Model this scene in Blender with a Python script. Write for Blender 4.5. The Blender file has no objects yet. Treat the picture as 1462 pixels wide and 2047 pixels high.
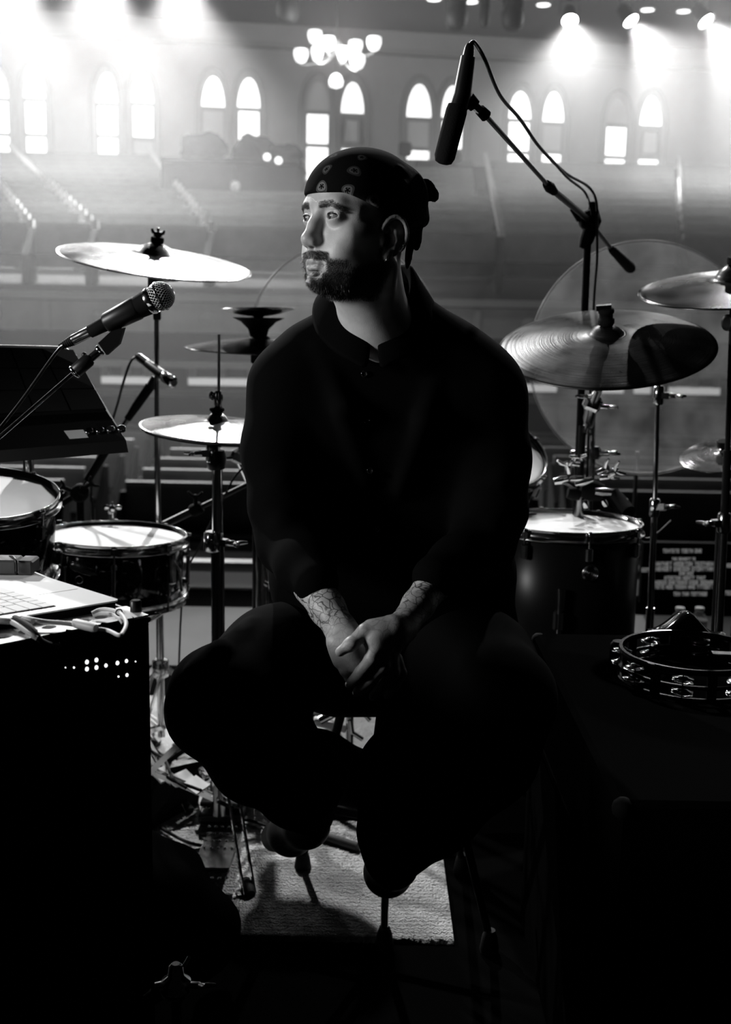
import bpy, math, random
import numpy as np
from mathutils import Vector, Matrix
R = math.radians
PI = math.pi
random.seed(7)
rng = np.random.default_rng(7)
S = bpy.context.scene
COL = S.collection

# ------------------------------------------------------------------ camera
FPX = 2250.0
PITCH, ROLL = R(10.5), R(1.1)
CAM = Vector((0, 0, 1.3))
fw = Vector((0, math.cos(PITCH), -math.sin(PITCH)))
u0 = Vector((0, math.sin(PITCH), math.cos(PITCH)))
X0 = Vector((1, 0, 0))
rr = math.cos(ROLL) * X0 + math.sin(ROLL) * u0
uu = -math.sin(ROLL) * X0 + math.cos(ROLL) * u0
cd = bpy.data.cameras.new('camera')
cam = bpy.data.objects.new('camera', cd)
COL.objects.link(cam)
M4 = Matrix.Identity(4)
for i in range(3):
    M4[i][0], M4[i][1], M4[i][2], M4[i][3] = rr[i], uu[i], -fw[i], CAM[i]
cam.matrix_world = M4
cd.sensor_fit = 'VERTICAL'
cd.sensor_height = 36.0
cd.lens = FPX / 2047 * 36
cd.clip_start, cd.clip_end = .05, 200
cd.dof.use_dof = True
cd.dof.focus_distance = 1.84
cd.dof.aperture_fstop = 5.0
S.camera = cam

def ray(px, py):
    return fw + rr * ((px - 731) / FPX) - uu * ((py - 1023.5) / FPX)

def at(px, py, Y):
    d = ray(px, py)
    return CAM + d * (Y / d.y)

def onz(px, py, z):
    d = ray(px, py)
    return CAM + d * ((z - CAM.z) / d.z)

# ------------------------------------------------------------------ world, view
w = bpy.data.worlds.new('dark_world')
S.world = w
w.use_nodes = True
w.node_tree.nodes['Background'].inputs[0].default_value = (.6, .6, .6, 1)
w.node_tree.nodes['Background'].inputs[1].default_value = .0012
S.view_settings.view_transform = 'Standard'
S.view_settings.look = 'None'
S.view_settings.exposure = 0
S.view_settings.gamma = 1
S.view_settings.use_curve_mapping = False
cy = S.cycles
cy.max_bounces = 5
cy.diffuse_bounces = 2
cy.glossy_bounces = 3
cy.transmission_bounces = 3
cy.volume_bounces = 0
cy.transparent_max_bounces = 12
cy.sample_clamp_indirect = 4
cy.caustics_reflective = False
cy.caustics_refractive = False
cy.use_denoising = True
cy.use_adaptive_sampling = True
cy.adaptive_threshold = .03

# ------------------------------------------------------------------ lights
def spot(name, loc, aim, watts, deg, blend=.5, rad=.1):
    l = bpy.data.lights.new(name, 'SPOT')
    l.energy = watts
    l.spot_size = R(deg)
    l.spot_blend = blend
    l.shadow_soft_size = rad
    o = bpy.data.objects.new(name, l)
    COL.objects.link(o)
    o.location = loc
    o.rotation_euler = (Vector(aim) - Vector(loc)).to_track_quat('-Z', 'Y').to_euler()
    return o

def point(name, loc, watts, rad=.3):
    l = bpy.data.lights.new(name, 'POINT')
    l.energy = watts
    l.shadow_soft_size = rad
    o = bpy.data.objects.new(name, l)
    COL.objects.link(o)
    o.location = loc
    return o

# stage lights that back light the kit from the house side
spot('spot_light', (-4.9, 8.6, 5.2), (-.1, 2.6, .5), 2300, 30, .4, .09)
spot('spot_light', (-1.0, 9.3, 6.9), (.0, 2.9, .4), 2500, 26, .4, .08)
spot('spot_light', (2.7, 9.0, 6.8), (.4, 2.9, .4), 1100, 28, .4, .08)
# side stage light across the face and the hands
spot('spot_light', (-3.0, .95, 1.80), (-.02, 1.82, 1.12), 400, 27, .8, .36)
# beams in the haze: the three in view and the three above the frame
BEAMS = [((1140, 42), 25, 6000, 74, (-.1, -6, -7)), ((1262, 42), 25, 7500, 76, (4.6, -5, -8)),
         ((1412, 42), 25, 7500, 76, (5, -5, -8)),
         ((35, -85), 20, 6500, 66, (.5, -5, -8)), ((208, -75), 20, 7500, 66, (.6, -5, -8)),
         ((362, -65), 20, 7000, 64, (.9, -5, -8))]
for (p, Y, W, deg, d) in BEAMS:
    q = at(p[0], p[1], Y) + Vector(d).normalized() * .12
    spot('house_light', q, q + Vector(d), W, deg, .55, .12)
# general house light on the balcony, its wall and the ceiling
point('house_light', (-8, 23, 6.9), 900, .5)
point('house_light', (7, 25, 7.0), 550, .5)
point('house_light', (0, 13.5, 6.0), 90, .5)

# ------------------------------------------------------------------ mesh helpers
class MB:
    def __init__(s):
        s.v = []; s.f = []; s.sm = []
    def add(s, vs, fs, smooth=True):
        n = len(s.v)
        s.v.extend([tuple(v) for v in vs])
        for f in fs:
            s.f.append(tuple(i + n for i in f)); s.sm.append(smooth)
        return s
    def box(s, c, size, M=None, bev=0):
        hx, hy, hz = size[0] / 2, size[1] / 2, size[2] / 2
        c = Vector(c)
        if bev:
            b = min(bev, hx * .9, hy * .9, hz * .9)
            vs = []
            for k in (-1, 1):
                for (sx, sy) in ((-1, -1), (1, -1), (1, 1), (-1, 1)):
                    vs.append((sx * (hx - b), sy * (hy - b), k * hz))
            for k in (-1, 1):
                for (sx, sy) in ((-1, -1), (1, -1), (1, 1), (-1, 1)):
                    vs.append((sx * hx, sy * (hy - b), k * (hz - b)))
            for k in (-1, 1):
                for (sx, sy) in ((-1, -1), (1, -1), (1, 1), (-1, 1)):
                    vs.append((sx * (hx - b), sy * hy, k * (hz - b)))
            A = lambda k, i: k * 4 + i
            B = lambda k, i: 8 + k * 4 + i
            Cc = lambda k, i: 16 + k * 4 + i
            fs = [(A(0, 3), A(0, 2), A(0, 1), A(0, 0)), (A(1, 0), A(1, 1), A(1, 2), A(1, 3))]
            # order of corners 0(-,-) 1(+,-) 2(+,+) 3(-,+)
            fs += [(Cc(0, 0), Cc(0, 1), Cc(1, 1), Cc(1, 0)), (B(0, 1), B(0, 2), B(1, 2), B(1, 1)),
                   (Cc(0, 2), Cc(0, 3), Cc(1, 3), Cc(1, 2)), (B(0, 3), B(0, 0), B(1, 0), B(1, 3))]
            for i in range(4):
                fs.append((B(0, i), Cc(0, i), Cc(1, i), B(1, i)) if i in (0, 2) else (Cc(0, i), B(0, i), B(1, i), Cc(1, i)))
            fs += [(A(0, 0), A(0, 1), Cc(0, 1), Cc(0, 0)), (A(0, 1), A(0, 2), B(0, 2), B(0, 1)), (A(0, 2), A(0, 3), Cc(0, 3), Cc(0, 2)), (A(0, 3), A(0, 0), B(0, 0), B(0, 3))]
            fs += [(Cc(1, 0), Cc(1, 1), A(1, 1), A(1, 0)), (B(1, 1), B(1, 2), A(1, 2), A(1, 1)), (Cc(1, 2), Cc(1, 3), A(1, 3), A(1, 2)), (B(1, 3), B(1, 0), A(1, 0), A(1, 3))]
            for i in range(4):
                fs.append((A(0, i), Cc(0, i), B(0, i))); fs.append((A(1, i), B(1, i), Cc(1, i)))
            vs = [Vector(v) for v in vs]
        else:
            vs = [Vector((x * hx, y * hy, z * hz)) for z in (-1, 1) for (x, y) in ((-1, -1), (1, -1), (1, 1), (-1, 1))]
            fs = [(3, 2, 1, 0), (4, 5, 6, 7), (0, 1, 5, 4), (1, 2, 6, 5), (2, 3, 7, 6), (3, 0, 4, 7)]
        if M is not None:
            vs = [M @ v for v in vs]
        return s.add([v + c for v in vs], fs, False)
    def prism(s, poly, off):
        """closed polygon (3d points) extruded by vector off"""
        n = len(poly); off = Vector(off)
        vs = [Vector(p) for p in poly] + [Vector(p) + off for p in poly]
        fs = [tuple(range(n - 1, -1, -1)), tuple(range(n, 2 * n))]
        fs += [(i, (i + 1) % n, n + (i + 1) % n, n + i) for i in range(n)]
        return s.add(vs, fs, False)
    def tube(s, pts, r, n=12, cap=True, closed=False):
        pts = [Vector(p) for p in pts]
        m = len(pts)
        rs = r if hasattr(r, '__len__') else [r] * m
        tang = []
        for i in range(m):
            if closed:
                t = pts[(i + 1) % m] - pts[i - 1]
            else:
                t = pts[min(i + 1, m - 1)] - pts[max(i - 1, 0)]
            tang.append(t.normalized())
        a = tang[0].orthogonal().normalized()
        vs = []
        for i in range(m):
            t = tang[i]
            a = (a - t * a.dot(t)).normalized()
            b = t.cross(a)
            for k in range(n):
                q = 2 * PI * k / n
                vs.append(pts[i] + (a * math.cos(q) + b * math.sin(q)) * rs[i])
        fs = []
        for i in range(m if closed else m - 1):
            j = (i + 1) % m
            for k in range(n):
                k2 = (k + 1) % n
                fs.append((i * n + k, i * n + k2, j * n + k2, j * n + k))
        s.add(vs, fs, True)
        if cap and not closed:
            s.add(vs[:n], [tuple(range(n - 1, -1, -1))], False)
            s.add(vs[-n:], [tuple(range(n))], False)
        return s
    def lathe(s, prof, c=(0, 0, 0), axis=(0, 0, 1), n=32, sy=1.0):
        """prof: list of (radius, height)"""
        c = Vector(c); M = frame(axis)
        vs = []
        for (r_, h) in prof:
            for k in range(n):
                q = 2 * PI * k / n
                vs.append(c + M @ Vector((r_ * math.cos(q), r_ * sy * math.sin(q), h)))
        fs = []
        for i in range(len(prof) - 1):
            for k in range(n):
                k2 = (k + 1) % n
                fs.append((i * n + k, i * n + k2, (i + 1) * n + k2, (i + 1) * n + k))
        s.add(vs, fs, True)
        if prof[0][0] > 1e-5:
            s.add(vs[:n], [tuple(range(n - 1, -1, -1))], False)
        if prof[-1][0] > 1e-5:
            s.add(vs[-n:], [tuple(range(n))], False)
        return s
    def cyl(s, a, b, r, n=14):
        return s.tube([a, b], r, n)
    def ball(s, c, r, n=12, sc=(1, 1, 1), M=None):
        vs = []; m = n // 2 + 1
        for i in range(m):
            th = PI * i / (m - 1)
            for k in range(n):
                q = 2 * PI * k / n
                v = Vector((math.sin(th) * math.cos(q) * r * sc[0], math.sin(th) * math.sin(q) * r * sc[1], -math.cos(th) * r * sc[2]))
                if M is not None: v = M @ v
                vs.append(Vector(c) + v)
        fs = [(i * n + k, i * n + (k + 1) % n, (i + 1) * n + (k + 1) % n, (i + 1) * n + k) for i in range(m - 1) for k in range(n)]
        return s.add(vs, fs, True)
    def torus(s, c, axis, R0, r, n=40, m=8, sy=1.0):
        M = frame(axis)
        pts = [Vector(c) + M @ Vector((R0 * math.cos(2 * PI * k / n), sy * R0 * math.sin(2 * PI * k / n), 0)) for k in range(n)]
        return s.tube(pts, r, m, closed=True)
    def build(s, name, mat, parent=None):
        me = bpy.data.meshes.new(name)
        off = PARENT_ORG.get(parent.name, Vector((0, 0, 0))) if parent else Vector((0, 0, 0))
        me.from_pydata([tuple(Vector(v) - off) for v in s.v], [], s.f)
        me.polygons.foreach_set('use_smooth', s.sm)
        me.validate(clean_customdata=False)
        me.materials.append(mat)
        o = bpy.data.objects.new(name, me)
        COL.objects.link(o)
        if parent:
            o.parent = parent
            PARENT_ORG[o.name] = off
        return o

PARENT_ORG = {}

def frame(axis):
    z = Vector(axis).normalized()
    x = Vector((1, 0, 0)) - z * z.x
    if x.length < .2:
        x = Vector((0, 1, 0)) - z * z.y
    x.normalize()
    y = z.cross(x)
    return Matrix((x, y, z)).transposed()

def tag(o, label=None, cat=None, group=None, kind=None):
    if label: o['label'] = label
    if cat: o['category'] = cat
    if group: o['group'] = group
    if kind: o['kind'] = kind
    return o

def thing(name, loc, label, cat, group=None):
    o = bpy.data.objects.new(name, None)
    COL.objects.link(o)
    o.location = loc
    o.empty_display_size = .1
    PARENT_ORG[o.name] = Vector(loc)
    return tag(o, label, cat, group)

def copy_tree(o, parent=None):
    c = o.copy(); COL.objects.link(c)
    PARENT_ORG[c.name] = PARENT_ORG.get(o.name, Vector((0, 0, 0)))
    if parent: c.parent = parent
    for ch in [k for k in KIDS(o)]:
        copy_tree(ch, c)
    return c

def KIDS(o):
    return list(o.children)

def arc(p0, p1, sag, n=12, direction=(0, 0, -1)):
    p0, p1, d = Vector(p0), Vector(p1), Vector(direction)
    return [p0.lerp(p1, t) + d * (4 * sag * t * (1 - t)) for t in [i / n for i in range(n + 1)]]

def spline(pts, n=8):
    """catmull rom"""
    P = [Vector(p) for p in pts]
    P = [P[0] * 2 - P[1]] + P + [P[-1] * 2 - P[-2]]
    out = []
    for i in range(1, len(P) - 2):
        a, b, c, d = P[i - 1], P[i], P[i + 1], P[i + 2]
        for k in range(n):
            t = k / n
            out.append(.5 * ((2 * b) + (c - a) * t + (2 * a - 5 * b + 4 * c - d) * t * t + (3 * b - a - 3 * c + d) * t ** 3))
    out.append(P[-2])
    return out

# ------------------------------------------------------------------ materials
def mat(name, col, rough=.5, metal=0, spec=.5, emit=0, alpha=1, bump=None, noise=None, coat=0, trans=0):
    m = bpy.data.materials.new(name); m.use_nodes = True
    nt = m.node_tree; b = nt.nodes['Principled BSDF']
    b.inputs['Base Color'].default_value = (col, col, col, 1)
    b.inputs['Roughness'].default_value = rough
    b.inputs['Metallic'].default_value = metal
    b.inputs['Specular IOR Level'].default_value = spec
    b.inputs['Coat Weight'].default_value = coat
    b.inputs['Alpha'].default_value = alpha
    b.inputs['Transmission Weight'].default_value = trans
    if emit:
        b.inputs['Emission Color'].default_value = (1, 1, 1, 1)
        b.inputs['Emission Strength'].default_value = emit
        m.cycles.emission_sampling = 'NONE'
    tc = nt.nodes.new('ShaderNodeTexCoord')
    if noise:  # (scale, amount)
        n = nt.nodes.new('ShaderNodeTexNoise'); n.inputs['Scale'].default_value = noise[0]; n.inputs['Detail'].default_value = 5
        nt.links.new(tc.outputs['Object'], n.inputs['Vector'])
        mr = nt.nodes.new('ShaderNodeMapRange')
        mr.inputs[1].default_value = .3; mr.inputs[2].default_value = .7
        mr.inputs[3].default_value = col * (1 - noise[1]); mr.inputs[4].default_value = col * (1 + noise[1])
        nt.links.new(n.outputs['Fac'], mr.inputs[0])
        nt.links.new(mr.outputs[0], b.inputs['Base Color'])
    if bump:  # (scale, strength, distance)
        n = nt.nodes.new('ShaderNodeTexNoise'); n.inputs['Scale'].default_value = bump[0]; n.inputs['Detail'].default_value = 4
        nt.links.new(tc.outputs['Object'], n.inputs['Vector'])
        bp = nt.nodes.new('ShaderNodeBump'); bp.inputs['Strength'].default_value = bump[1]; bp.inputs['Distance'].default_value = bump[2]
        nt.links.new(n.outputs['Fac'], bp.inputs['Height'])
        nt.links.new(bp.outputs[0], b.inputs['Normal'])
    return m

M = dict(
    wall=mat('plaster_wall', .42, .9, noise=(.8, .12)),
    ceiling=mat('ceiling_paint', .16, .9, noise=(.5, .1)),
    trimw=mat('light_trim', .36, .9, spec=.1),
    frame_d=mat('window_frame_paint', .30, .7),
    pane_lit=mat('daylit_pane', .8, .5, emit=2.2),
    pane_dim=mat('blind_pane', .42, .8, emit=.10),
    pew=mat('pew_wood', .15, .8, spec=.05, noise=(3, .3)),
    rail=mat('pew_lit_top', .24, .8, spec=.05),  # paler than the backrest: light on the pew tops put into colour
    pewseat=mat('pew_seat', .02, .9, spec=.05),
    balc=mat('balcony_carpet', .03, 1, spec=0, noise=(1, .2)),
    fascia=mat('painted_fascia', .34, .9, spec=.1, noise=(2, .2)),
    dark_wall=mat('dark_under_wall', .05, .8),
    hall_floor=mat('hall_floor', .05, .6),
    step_light_dot=mat('step_light_pale', .55, .9, spec=.05),  # pale colour standing in for the glow of the step lights
    pewend=mat('pew_end', .03, .9, spec=.05),
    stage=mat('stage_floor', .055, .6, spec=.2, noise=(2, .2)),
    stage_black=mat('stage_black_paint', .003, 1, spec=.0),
    chrome=mat('chrome', .75, .14, 1),
    dchrome=mat('dark_chrome', .35, .2, 1),
    black=mat('black_plastic', .008, .4, spec=.35),
    matte=mat('matte_black', .004, .85, spec=.12),
    satin=mat('satin_black_shell', .006, .32, spec=.25),
    gloss=mat('gloss_black_lacquer', .006, .08, spec=.6),
    rubber=mat('rubber', .01, .7, spec=.2),
    cloth=mat('black_cloth', .003, 1, spec=0),
    felt=mat('black_felt', .012, .95, spec=.1, bump=(300, .4, .002)),
    drumhead=mat('drum_head', .86, .45, noise=(14, .05)),
    head_dark=mat('rear_drum_head', .4, .5),
    white=mat('white_label', .8, .6),
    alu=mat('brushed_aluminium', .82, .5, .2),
    key=mat('laptop_key', .55, .5),
    greycable=mat('grey_cable', .55, .5),
    shade=mat('glass_shade', .85, .4, emit=1.7),
    lamp=mat('lamp_lens', .9, .4, emit=40),
    lamp_soft=mat('downlight_lens', .9, .4, emit=4),
    led=mat('led', .9, .4, emit=1.5),
    ind=mat('lit_pinhole', .9, .4, emit=1.2),
    fixture=mat('fixture_body', .03, .6),
    booth=mat('booth_cloth', .05, 1, spec=0, noise=(2, .2)),
    pane_lit_low=mat('lit_low_window', .5, .8, emit=.42),
    text=mat('sign_lettering', .75, .7, emit=.12),
)
# ================================================================== SETTING
def struct(name, mb, m, label=None):
    o = mb.build(name, m); o['kind'] = 'structure'
    if label: o['label'] = label
    return o
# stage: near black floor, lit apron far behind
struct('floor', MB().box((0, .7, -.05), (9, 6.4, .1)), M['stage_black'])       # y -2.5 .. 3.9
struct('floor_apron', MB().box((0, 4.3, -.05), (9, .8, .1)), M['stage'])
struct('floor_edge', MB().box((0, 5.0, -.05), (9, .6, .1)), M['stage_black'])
struct('trim_1', MB().box((0, 5.14, .006), (9, .30, .012)), M['trimw'])        # stage lip
struct('floor_hall', MB().box((0, 13, -1.36), (30, 16, .1)), M['hall_floor'])
struct('wall_stage_front', MB().box((0, 5.28, -.7), (9, .04, 1.2)), M['stage_black'])
CEIL = 8.75
def wallpt(px, py):   # far wall, a little farther away on the right
    d = ray(px, py)
    # plane: y = 31.5 + .16*(x+10)
    k = (31.5 + 1.6 - CAM.y + .16 * CAM.x) / (d.y - .16 * d.x)
    return CAM + d * k
wallY = lambda x: 31.5 + 1.6 + .16 * x
# far wall, with real openings for the windows
WIN = [  # x0,x1,y_top,y_split1,y_split2,y_bottom, (arch,mid,low) lit flags, framed mid
    (-22, 22, 140, 198, 268, 337, (1, 1, 1), 0), (50, 95, 138, 199, 270, 338, (1, 1, 1), 0),
    (194, 238, 144, 208, 272, 343, (1, 1, 1), 0), (264, 309, 150, 208, 277, 345, (1, 1, 0), 0),
    (403, 450, 151, 216, 284, 350, (1, 0, 0), 0), (474, 520, 154, 218, 287, 352, (1, 1, 0), 0),
    (610, 657, 160, 224, 290, 361, (0, 1, 1), 0), (680, 725, 163, 229, 293, 362, (1, 0, 1), 1),
    (811, 860, 167, 237, 297, 320, (1, 0, 1), 0), (880, 925, 170, 238, 300, 322, (1, 1, 1), 0),
    (1012, 1057, 181, 240, 304, 367, (1, 1, 1), 0), (1080, 1122, 182, 246, 304, 367, (1, 0, 1), 0),
    (1206, 1250, 193, 250, 314, 365, (0, 1, 1), 0), (1272, 1316, 190, 253, 315, 382, (1, 0, 1), 1)]
mb = MB()
th = .35
def arch_outline(x0, x1, zs, zt, n=9):
    w_ = x1 - x0; h = zt - zs; cx = (x0 + x1) / 2
    left = [(x0 + (cx - x0) * (1 - math.cos(PI / 2 * i / n)) ** 1.0, zs + h * math.sin(PI / 2 * i / n) ** .95) for i in range(n + 1)]
    right = [(x0 + x1 - a, b) for (a, b) in left[::-1][1:]]
    return left + right
wx = []
for wv in WIN:
    a = wallpt(wv[0], wv[5]); b = wallpt(wv[1], wv[5]); t = wallpt((wv[0] + wv[1]) / 2, wv[2])
    s1 = wallpt((wv[0] + wv[1]) / 2, wv[3]); s2 = wallpt((wv[0] + wv[1]) / 2, wv[4])
    wx.append((a.x, b.x, (a.z + b.z) / 2, s2.z, s1.z, t.z))
Q = lambda x, z, d=0: Vector((x, wallY(x) + d, z))
zb, ztp = 2.5, CEIL
xs = -16
for (x0, x1, z0, z1, z2, z3) in wx:
    mb.prism([Q(xs, zb), Q(x0, zb), Q(x0, ztp), Q(xs, ztp)], (0, th, 0))
    mb.prism([Q(x0, zb), Q(x1, zb), Q(x1, z0), Q(x0, z0)], (0, th, 0))
    ol = arch_outline(x0, x1, z2 - (z3 - z2) * .05, z3)
    mb.prism([Q(x0, ztp)] + [Q(x, z) for (x, z) in ol[:10]] + [Q(ol[9][0], ztp)], (0, th, 0))
    mb.prism([Q(ol[9][0], ztp)] + [Q(x, z) for (x, z) in ol[9:]] + [Q(x1, ztp)], (0, th, 0))
    xs = x1
mb.prism([Q(xs, zb), Q(16, zb), Q(16, ztp), Q(xs, ztp)], (0, th, 0))
struct('wall_back', mb, M['wall'])
struct('wall_left', MB().box((-12.6, 21, 3.6), (.2, 26, 10.6)), M['wall'])
struct('wall_right', MB().box((13.6, 22, 3.6), (.2, 28, 10.6)), M['wall'])
struct('ceiling', MB().box((0, 23.5, CEIL + .1), (28, 24, .2)), M['ceiling'])
# cornice along the far wall
struct('trim_2', MB().prism([Q(-13, CEIL - .62, -.22), Q(-13, CEIL - .5, -.22), Q(-13, CEIL - .45, .02), Q(-13, CEIL - .66, .02)], (26.5, .16 * 26.5, 0)), M['trimw'])
for i, (x0, x1, z0, z1, z2, z3) in enumerate(wx):
    flags, framed = WIN[i][6], WIN[i][7]
    wroot = MB()
    for (zz) in (z1, z2):
        wroot.prism([Q(x0, zz - .05, .05), Q(x1, zz - .05, .05), Q(x1, zz + .05, .05), Q(x0, zz + .05, .05)], (0, .12, 0))
    for xx in (x0, x1):
        wroot.box((xx, wallY(xx) + .11, (z0 + z2) / 2), (.07, .12, z2 - z0))
    wroot.box(((x0 + x1) / 2, wallY((x0 + x1) / 2) + .0, z0 - .04), (x1 - x0 + .16, .3, .07))
    wo = wroot.build('window_%d' % (i + 1), M['frame_d']); wo['kind'] = 'structure'
    PARENT_ORG[wo.name] = Vector((0, 0, 0))
    # surround moulding
    ol = arch_outline(x0 - .14, x1 + .14, z2, z3 + .2)
    MB().tube([Q(x0 - .14, z0, -.02)] + [Q(x, z, -.02) for (x, z) in ol] + [Q(x1 + .14, z0, -.02)], .06, 6).build('window_surround', M['trimw'], wo)
    MB().prism([Q(x, z, .14) for (x, z) in arch_outline(x0, x1, z2, z3)], (0, .02, 0)).build('pane', M['pane_lit'] if flags[0] else M['pane_dim'], wo)
    MB().prism([Q(x0, z1, .14), Q(x1, z1, .14), Q(x1, z2, .14), Q(x0, z2, .14)], (0, .02, 0)).build('pane', M['pane_lit'] if flags[1] else M['pane_dim'], wo)
    MB().prism([Q(x0, z0, .14), Q(x1, z0, .14), Q(x1, z1, .14), Q(x0, z1, .14)], (0, .02, 0)).build('pane', M['pane_lit'] if flags[2] else M['pane_dim'], wo)
    if framed:
        f = MB()
        f.tube([Q(x0 + .08, z1 + .1, .0), Q(x1 - .08, z1 + .1, .0), Q(x1 - .08, z2 - .1, .0), Q(x0 + .08, z2 - .1, .0)], .08, 4, closed=True)
        f.build('sash', M['frame_d'], wo)
# balcony slab (sloped) and fascia
BY0, BY1 = 16.0, 33.0
bz0 = at(731, 598, BY0).z
bz1 = at(731, 366, 32.5).z
sl = (bz1 - bz0) / (32.5 - BY0)
bal = lambda y: bz0 + (y - BY0) * sl
struct('floor_balcony', MB().prism([(-12.5, BY0, bal(BY0) - .02), (-12.5, 35.5, bal(35.5) - .02), (-12.5, 35.5, bal(35.5) - .4), (-12.5, BY0, bal(BY0) - .4)], (26, 0, 0)), M['balc'])
fz = lambda y: at(731, y, BY0).z
mb = MB().box((.5, BY0 - .02, (fz(612) + fz(672)) / 2), (26, .1, fz(612) - fz(672)))
fa = struct('trim_3', mb, M['fascia'], 'painted balcony front panel band')
PARENT_ORG[fa.name] = Vector((0, 0, 0))
MB().box((.5, BY0 - .06, fz(602)), (26, .18, .10)).build('rail', M['trimw'], fa)
for k in range(17):
    MB().box((-12 + k * 1.5, BY0 - .09, (fz(615) + fz(669)) / 2), (.09, .06, fz(615) - fz(669))).build('pilaster', M['trimw'], fa)
for k in range(16):   # round painted ornaments between pilasters
    MB().lathe([(.12, 0), (.12, .03), (.08, .03), (.06, .05), (0, .06)], (-11.25 + k * 1.5, BY0 - .07, fz(642)), (0, -1, 0), 14, .8).build('rosette', M['trimw'], fa)
struct('trim_4', MB().box((.5, BY0 + .1, fz(700)), (26, .3, fz(672) - fz(728))), M['balc'])
struct('trim_5', MB().box((.5, BY0 - .04, fz(735)), (26, .2, .09)), M['trimw'])
# under balcony wall with low windows
LY = 16.6
lz = lambda y: at(731, y, LY).z
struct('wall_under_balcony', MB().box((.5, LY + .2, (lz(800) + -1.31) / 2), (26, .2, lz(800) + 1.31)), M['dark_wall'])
struct('trim_6', MB().box((.5, LY + .02, lz(793)), (26, .14, .1)), M['trimw'])
struct('wall_under_balcony_back', MB().box((.5, LY + .5, (lz(800) + lz(735)) / 2), (26, .1, lz(735) - lz(800))), M['booth'])
for n_, (pa, pb) in enumerate([(205, 290), (380, 500), (700, 800), (1045, 1110), (1200, 1245), (1280, 1300), (1350, 1440), (40, 130)]):
    a, b = at(pa, 778, LY), at(pb, 778, LY)
    mb = MB().box(((a.x + b.x) / 2, LY + .2, lz(770)), (b.x - a.x, .04, .11))
    wo = mb.build('window_%d' % (15 + n_), M['pane_dim']); wo['kind'] = 'structure'
    PARENT_ORG[wo.name] = Vector((0, 0, 0))
    mm = MB()
    nn = 2 if pb - pa > 60 else 1
    for k in range(nn + 1):
        x = a.x + (b.x - a.x) * k / nn
        mm.box((x, LY + .19, lz(758)), (.12, .05, lz(742) - lz(774)))
    mm.build('mullion', M['trimw'], wo)
    MB().box(((a.x + b.x) / 2, LY + .16, lz(771)), (b.x - a.x + .1, .03, .10)).build('pane', M['pane_lit_low'] if 'pane_lit_low' in M else M['pane_dim'], wo)

# pews: sections between the aisles
def aisle_x(y):  # x of the aisles at depth y
    t = (y - BY0) / (32.5 - BY0)
    def X(p0, p1):   # pixel at balcony front, at the wall foot
        q0 = at(p0[0], p0[1], BY0); q1 = at(p1[0], p1[1], 32.5)
        return q0.x + (q1.x - q0.x) * t
    return [X((70, 560), (-60, 345)), X((200, 570), (15, 345)), X((430, 580), (290, 352)), X((1000, 592), (966, 385)), X((1362, 600), (1352, 370))]
def pew(x0, x1, y, z, label):
    L = x1 - x0
    t = thing('pew', ((x0 + x1) / 2, y, z), label, 'pew', 'wooden pews in curved rows')
    MB().box(((x0 + x1) / 2, y, z + .42), (L, .36, .04)).build('seat', M['pewseat'], t)
    MB().box(((x0 + x1) / 2, y + .2, z + .55), (L, .05, .62), Matrix.Rotation(R(-8), 3, 'X')).build('backrest', M['pew'], t)
    MB().box(((x0 + x1) / 2, y + .25, z + .87), (L, .08, .05)).build('lit_top_strip', M['rail'], t)  # pale strip added as the lit top of the backrest
    for x in (x0 - .05, x1):
        MB().prism([(x, y - .22, z), (x, y + .24, z), (x, y + .28, z + .8), (x, y + .2, z + .8), (x, y - .2, z + .42)], (.05, 0, 0)).build('end_panel', M['pewend'], t)
    return t
sec = ['far left', 'left', 'second', 'wide centre', 'right', 'far right']
rowname = ['front', 'second', 'third', 'fourth', 'fifth', 'sixth', 'seventh', 'eighth', 'ninth', 'tenth', 'eleventh', 'twelfth', 'thirteenth']
for r_ in range(12):
    y = BY0 + .75 + r_ * 1.2
    xs_ = [-12.3] + aisle_x(y) + [13.2]
    for s_ in range(6):
        x0, x1 = xs_[s_] + .05, xs_[s_ + 1] - .05
        if x1 - x0 < .5: continue
        if r_ >= 5 and s_ == 3: x0, x1 = -0.4, xs_[4] - .33
        if x1 - x0 < .5: continue
        lab = '%s-row balcony pew in the %s block between aisles' % (rowname[r_], sec[s_])
        # rows follow the fan of the house a little
        pew(x0, x1, y, bal(y) - .02, lab)
# aisle step lights, their shine put into pale boxes at pew-top height
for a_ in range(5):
    st = thing('aisle_stairs', (aisle_x(BY0)[a_], BY0, bz0), 'balcony aisle stairs, step lights put in as pale blocks, ' + ['at the far left edge', 'second aisle from the left', 'third from the left beside the covered booth', 'behind the seated man\'s shoulder', 'above the overhead microphone base'][a_], 'stairs', 'balcony aisle stairs')
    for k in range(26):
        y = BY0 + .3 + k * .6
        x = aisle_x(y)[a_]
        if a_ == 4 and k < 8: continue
        MB().box((x, y, bal(y) + .90), (.09 if a_ < 4 else .06, .1, .11)).build('step_light_dot', M['step_light_dot'], st)
# ground floor pews under the balcony edge
for r_ in range(7):
    y = 10.4 + r_ * .82
    for s_, (x0, x1) in enumerate([(-7.5, -2.9), (-2.3, 1.6), (2.2, 7.0)]):
        pew(x0, x1, y, -1.31, '%s-row floor pew on the %s side of the hall' % (rowname[r_], ['left', 'middle', 'right'][s_]))['group'] = 'floor pews below the stage'
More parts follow.
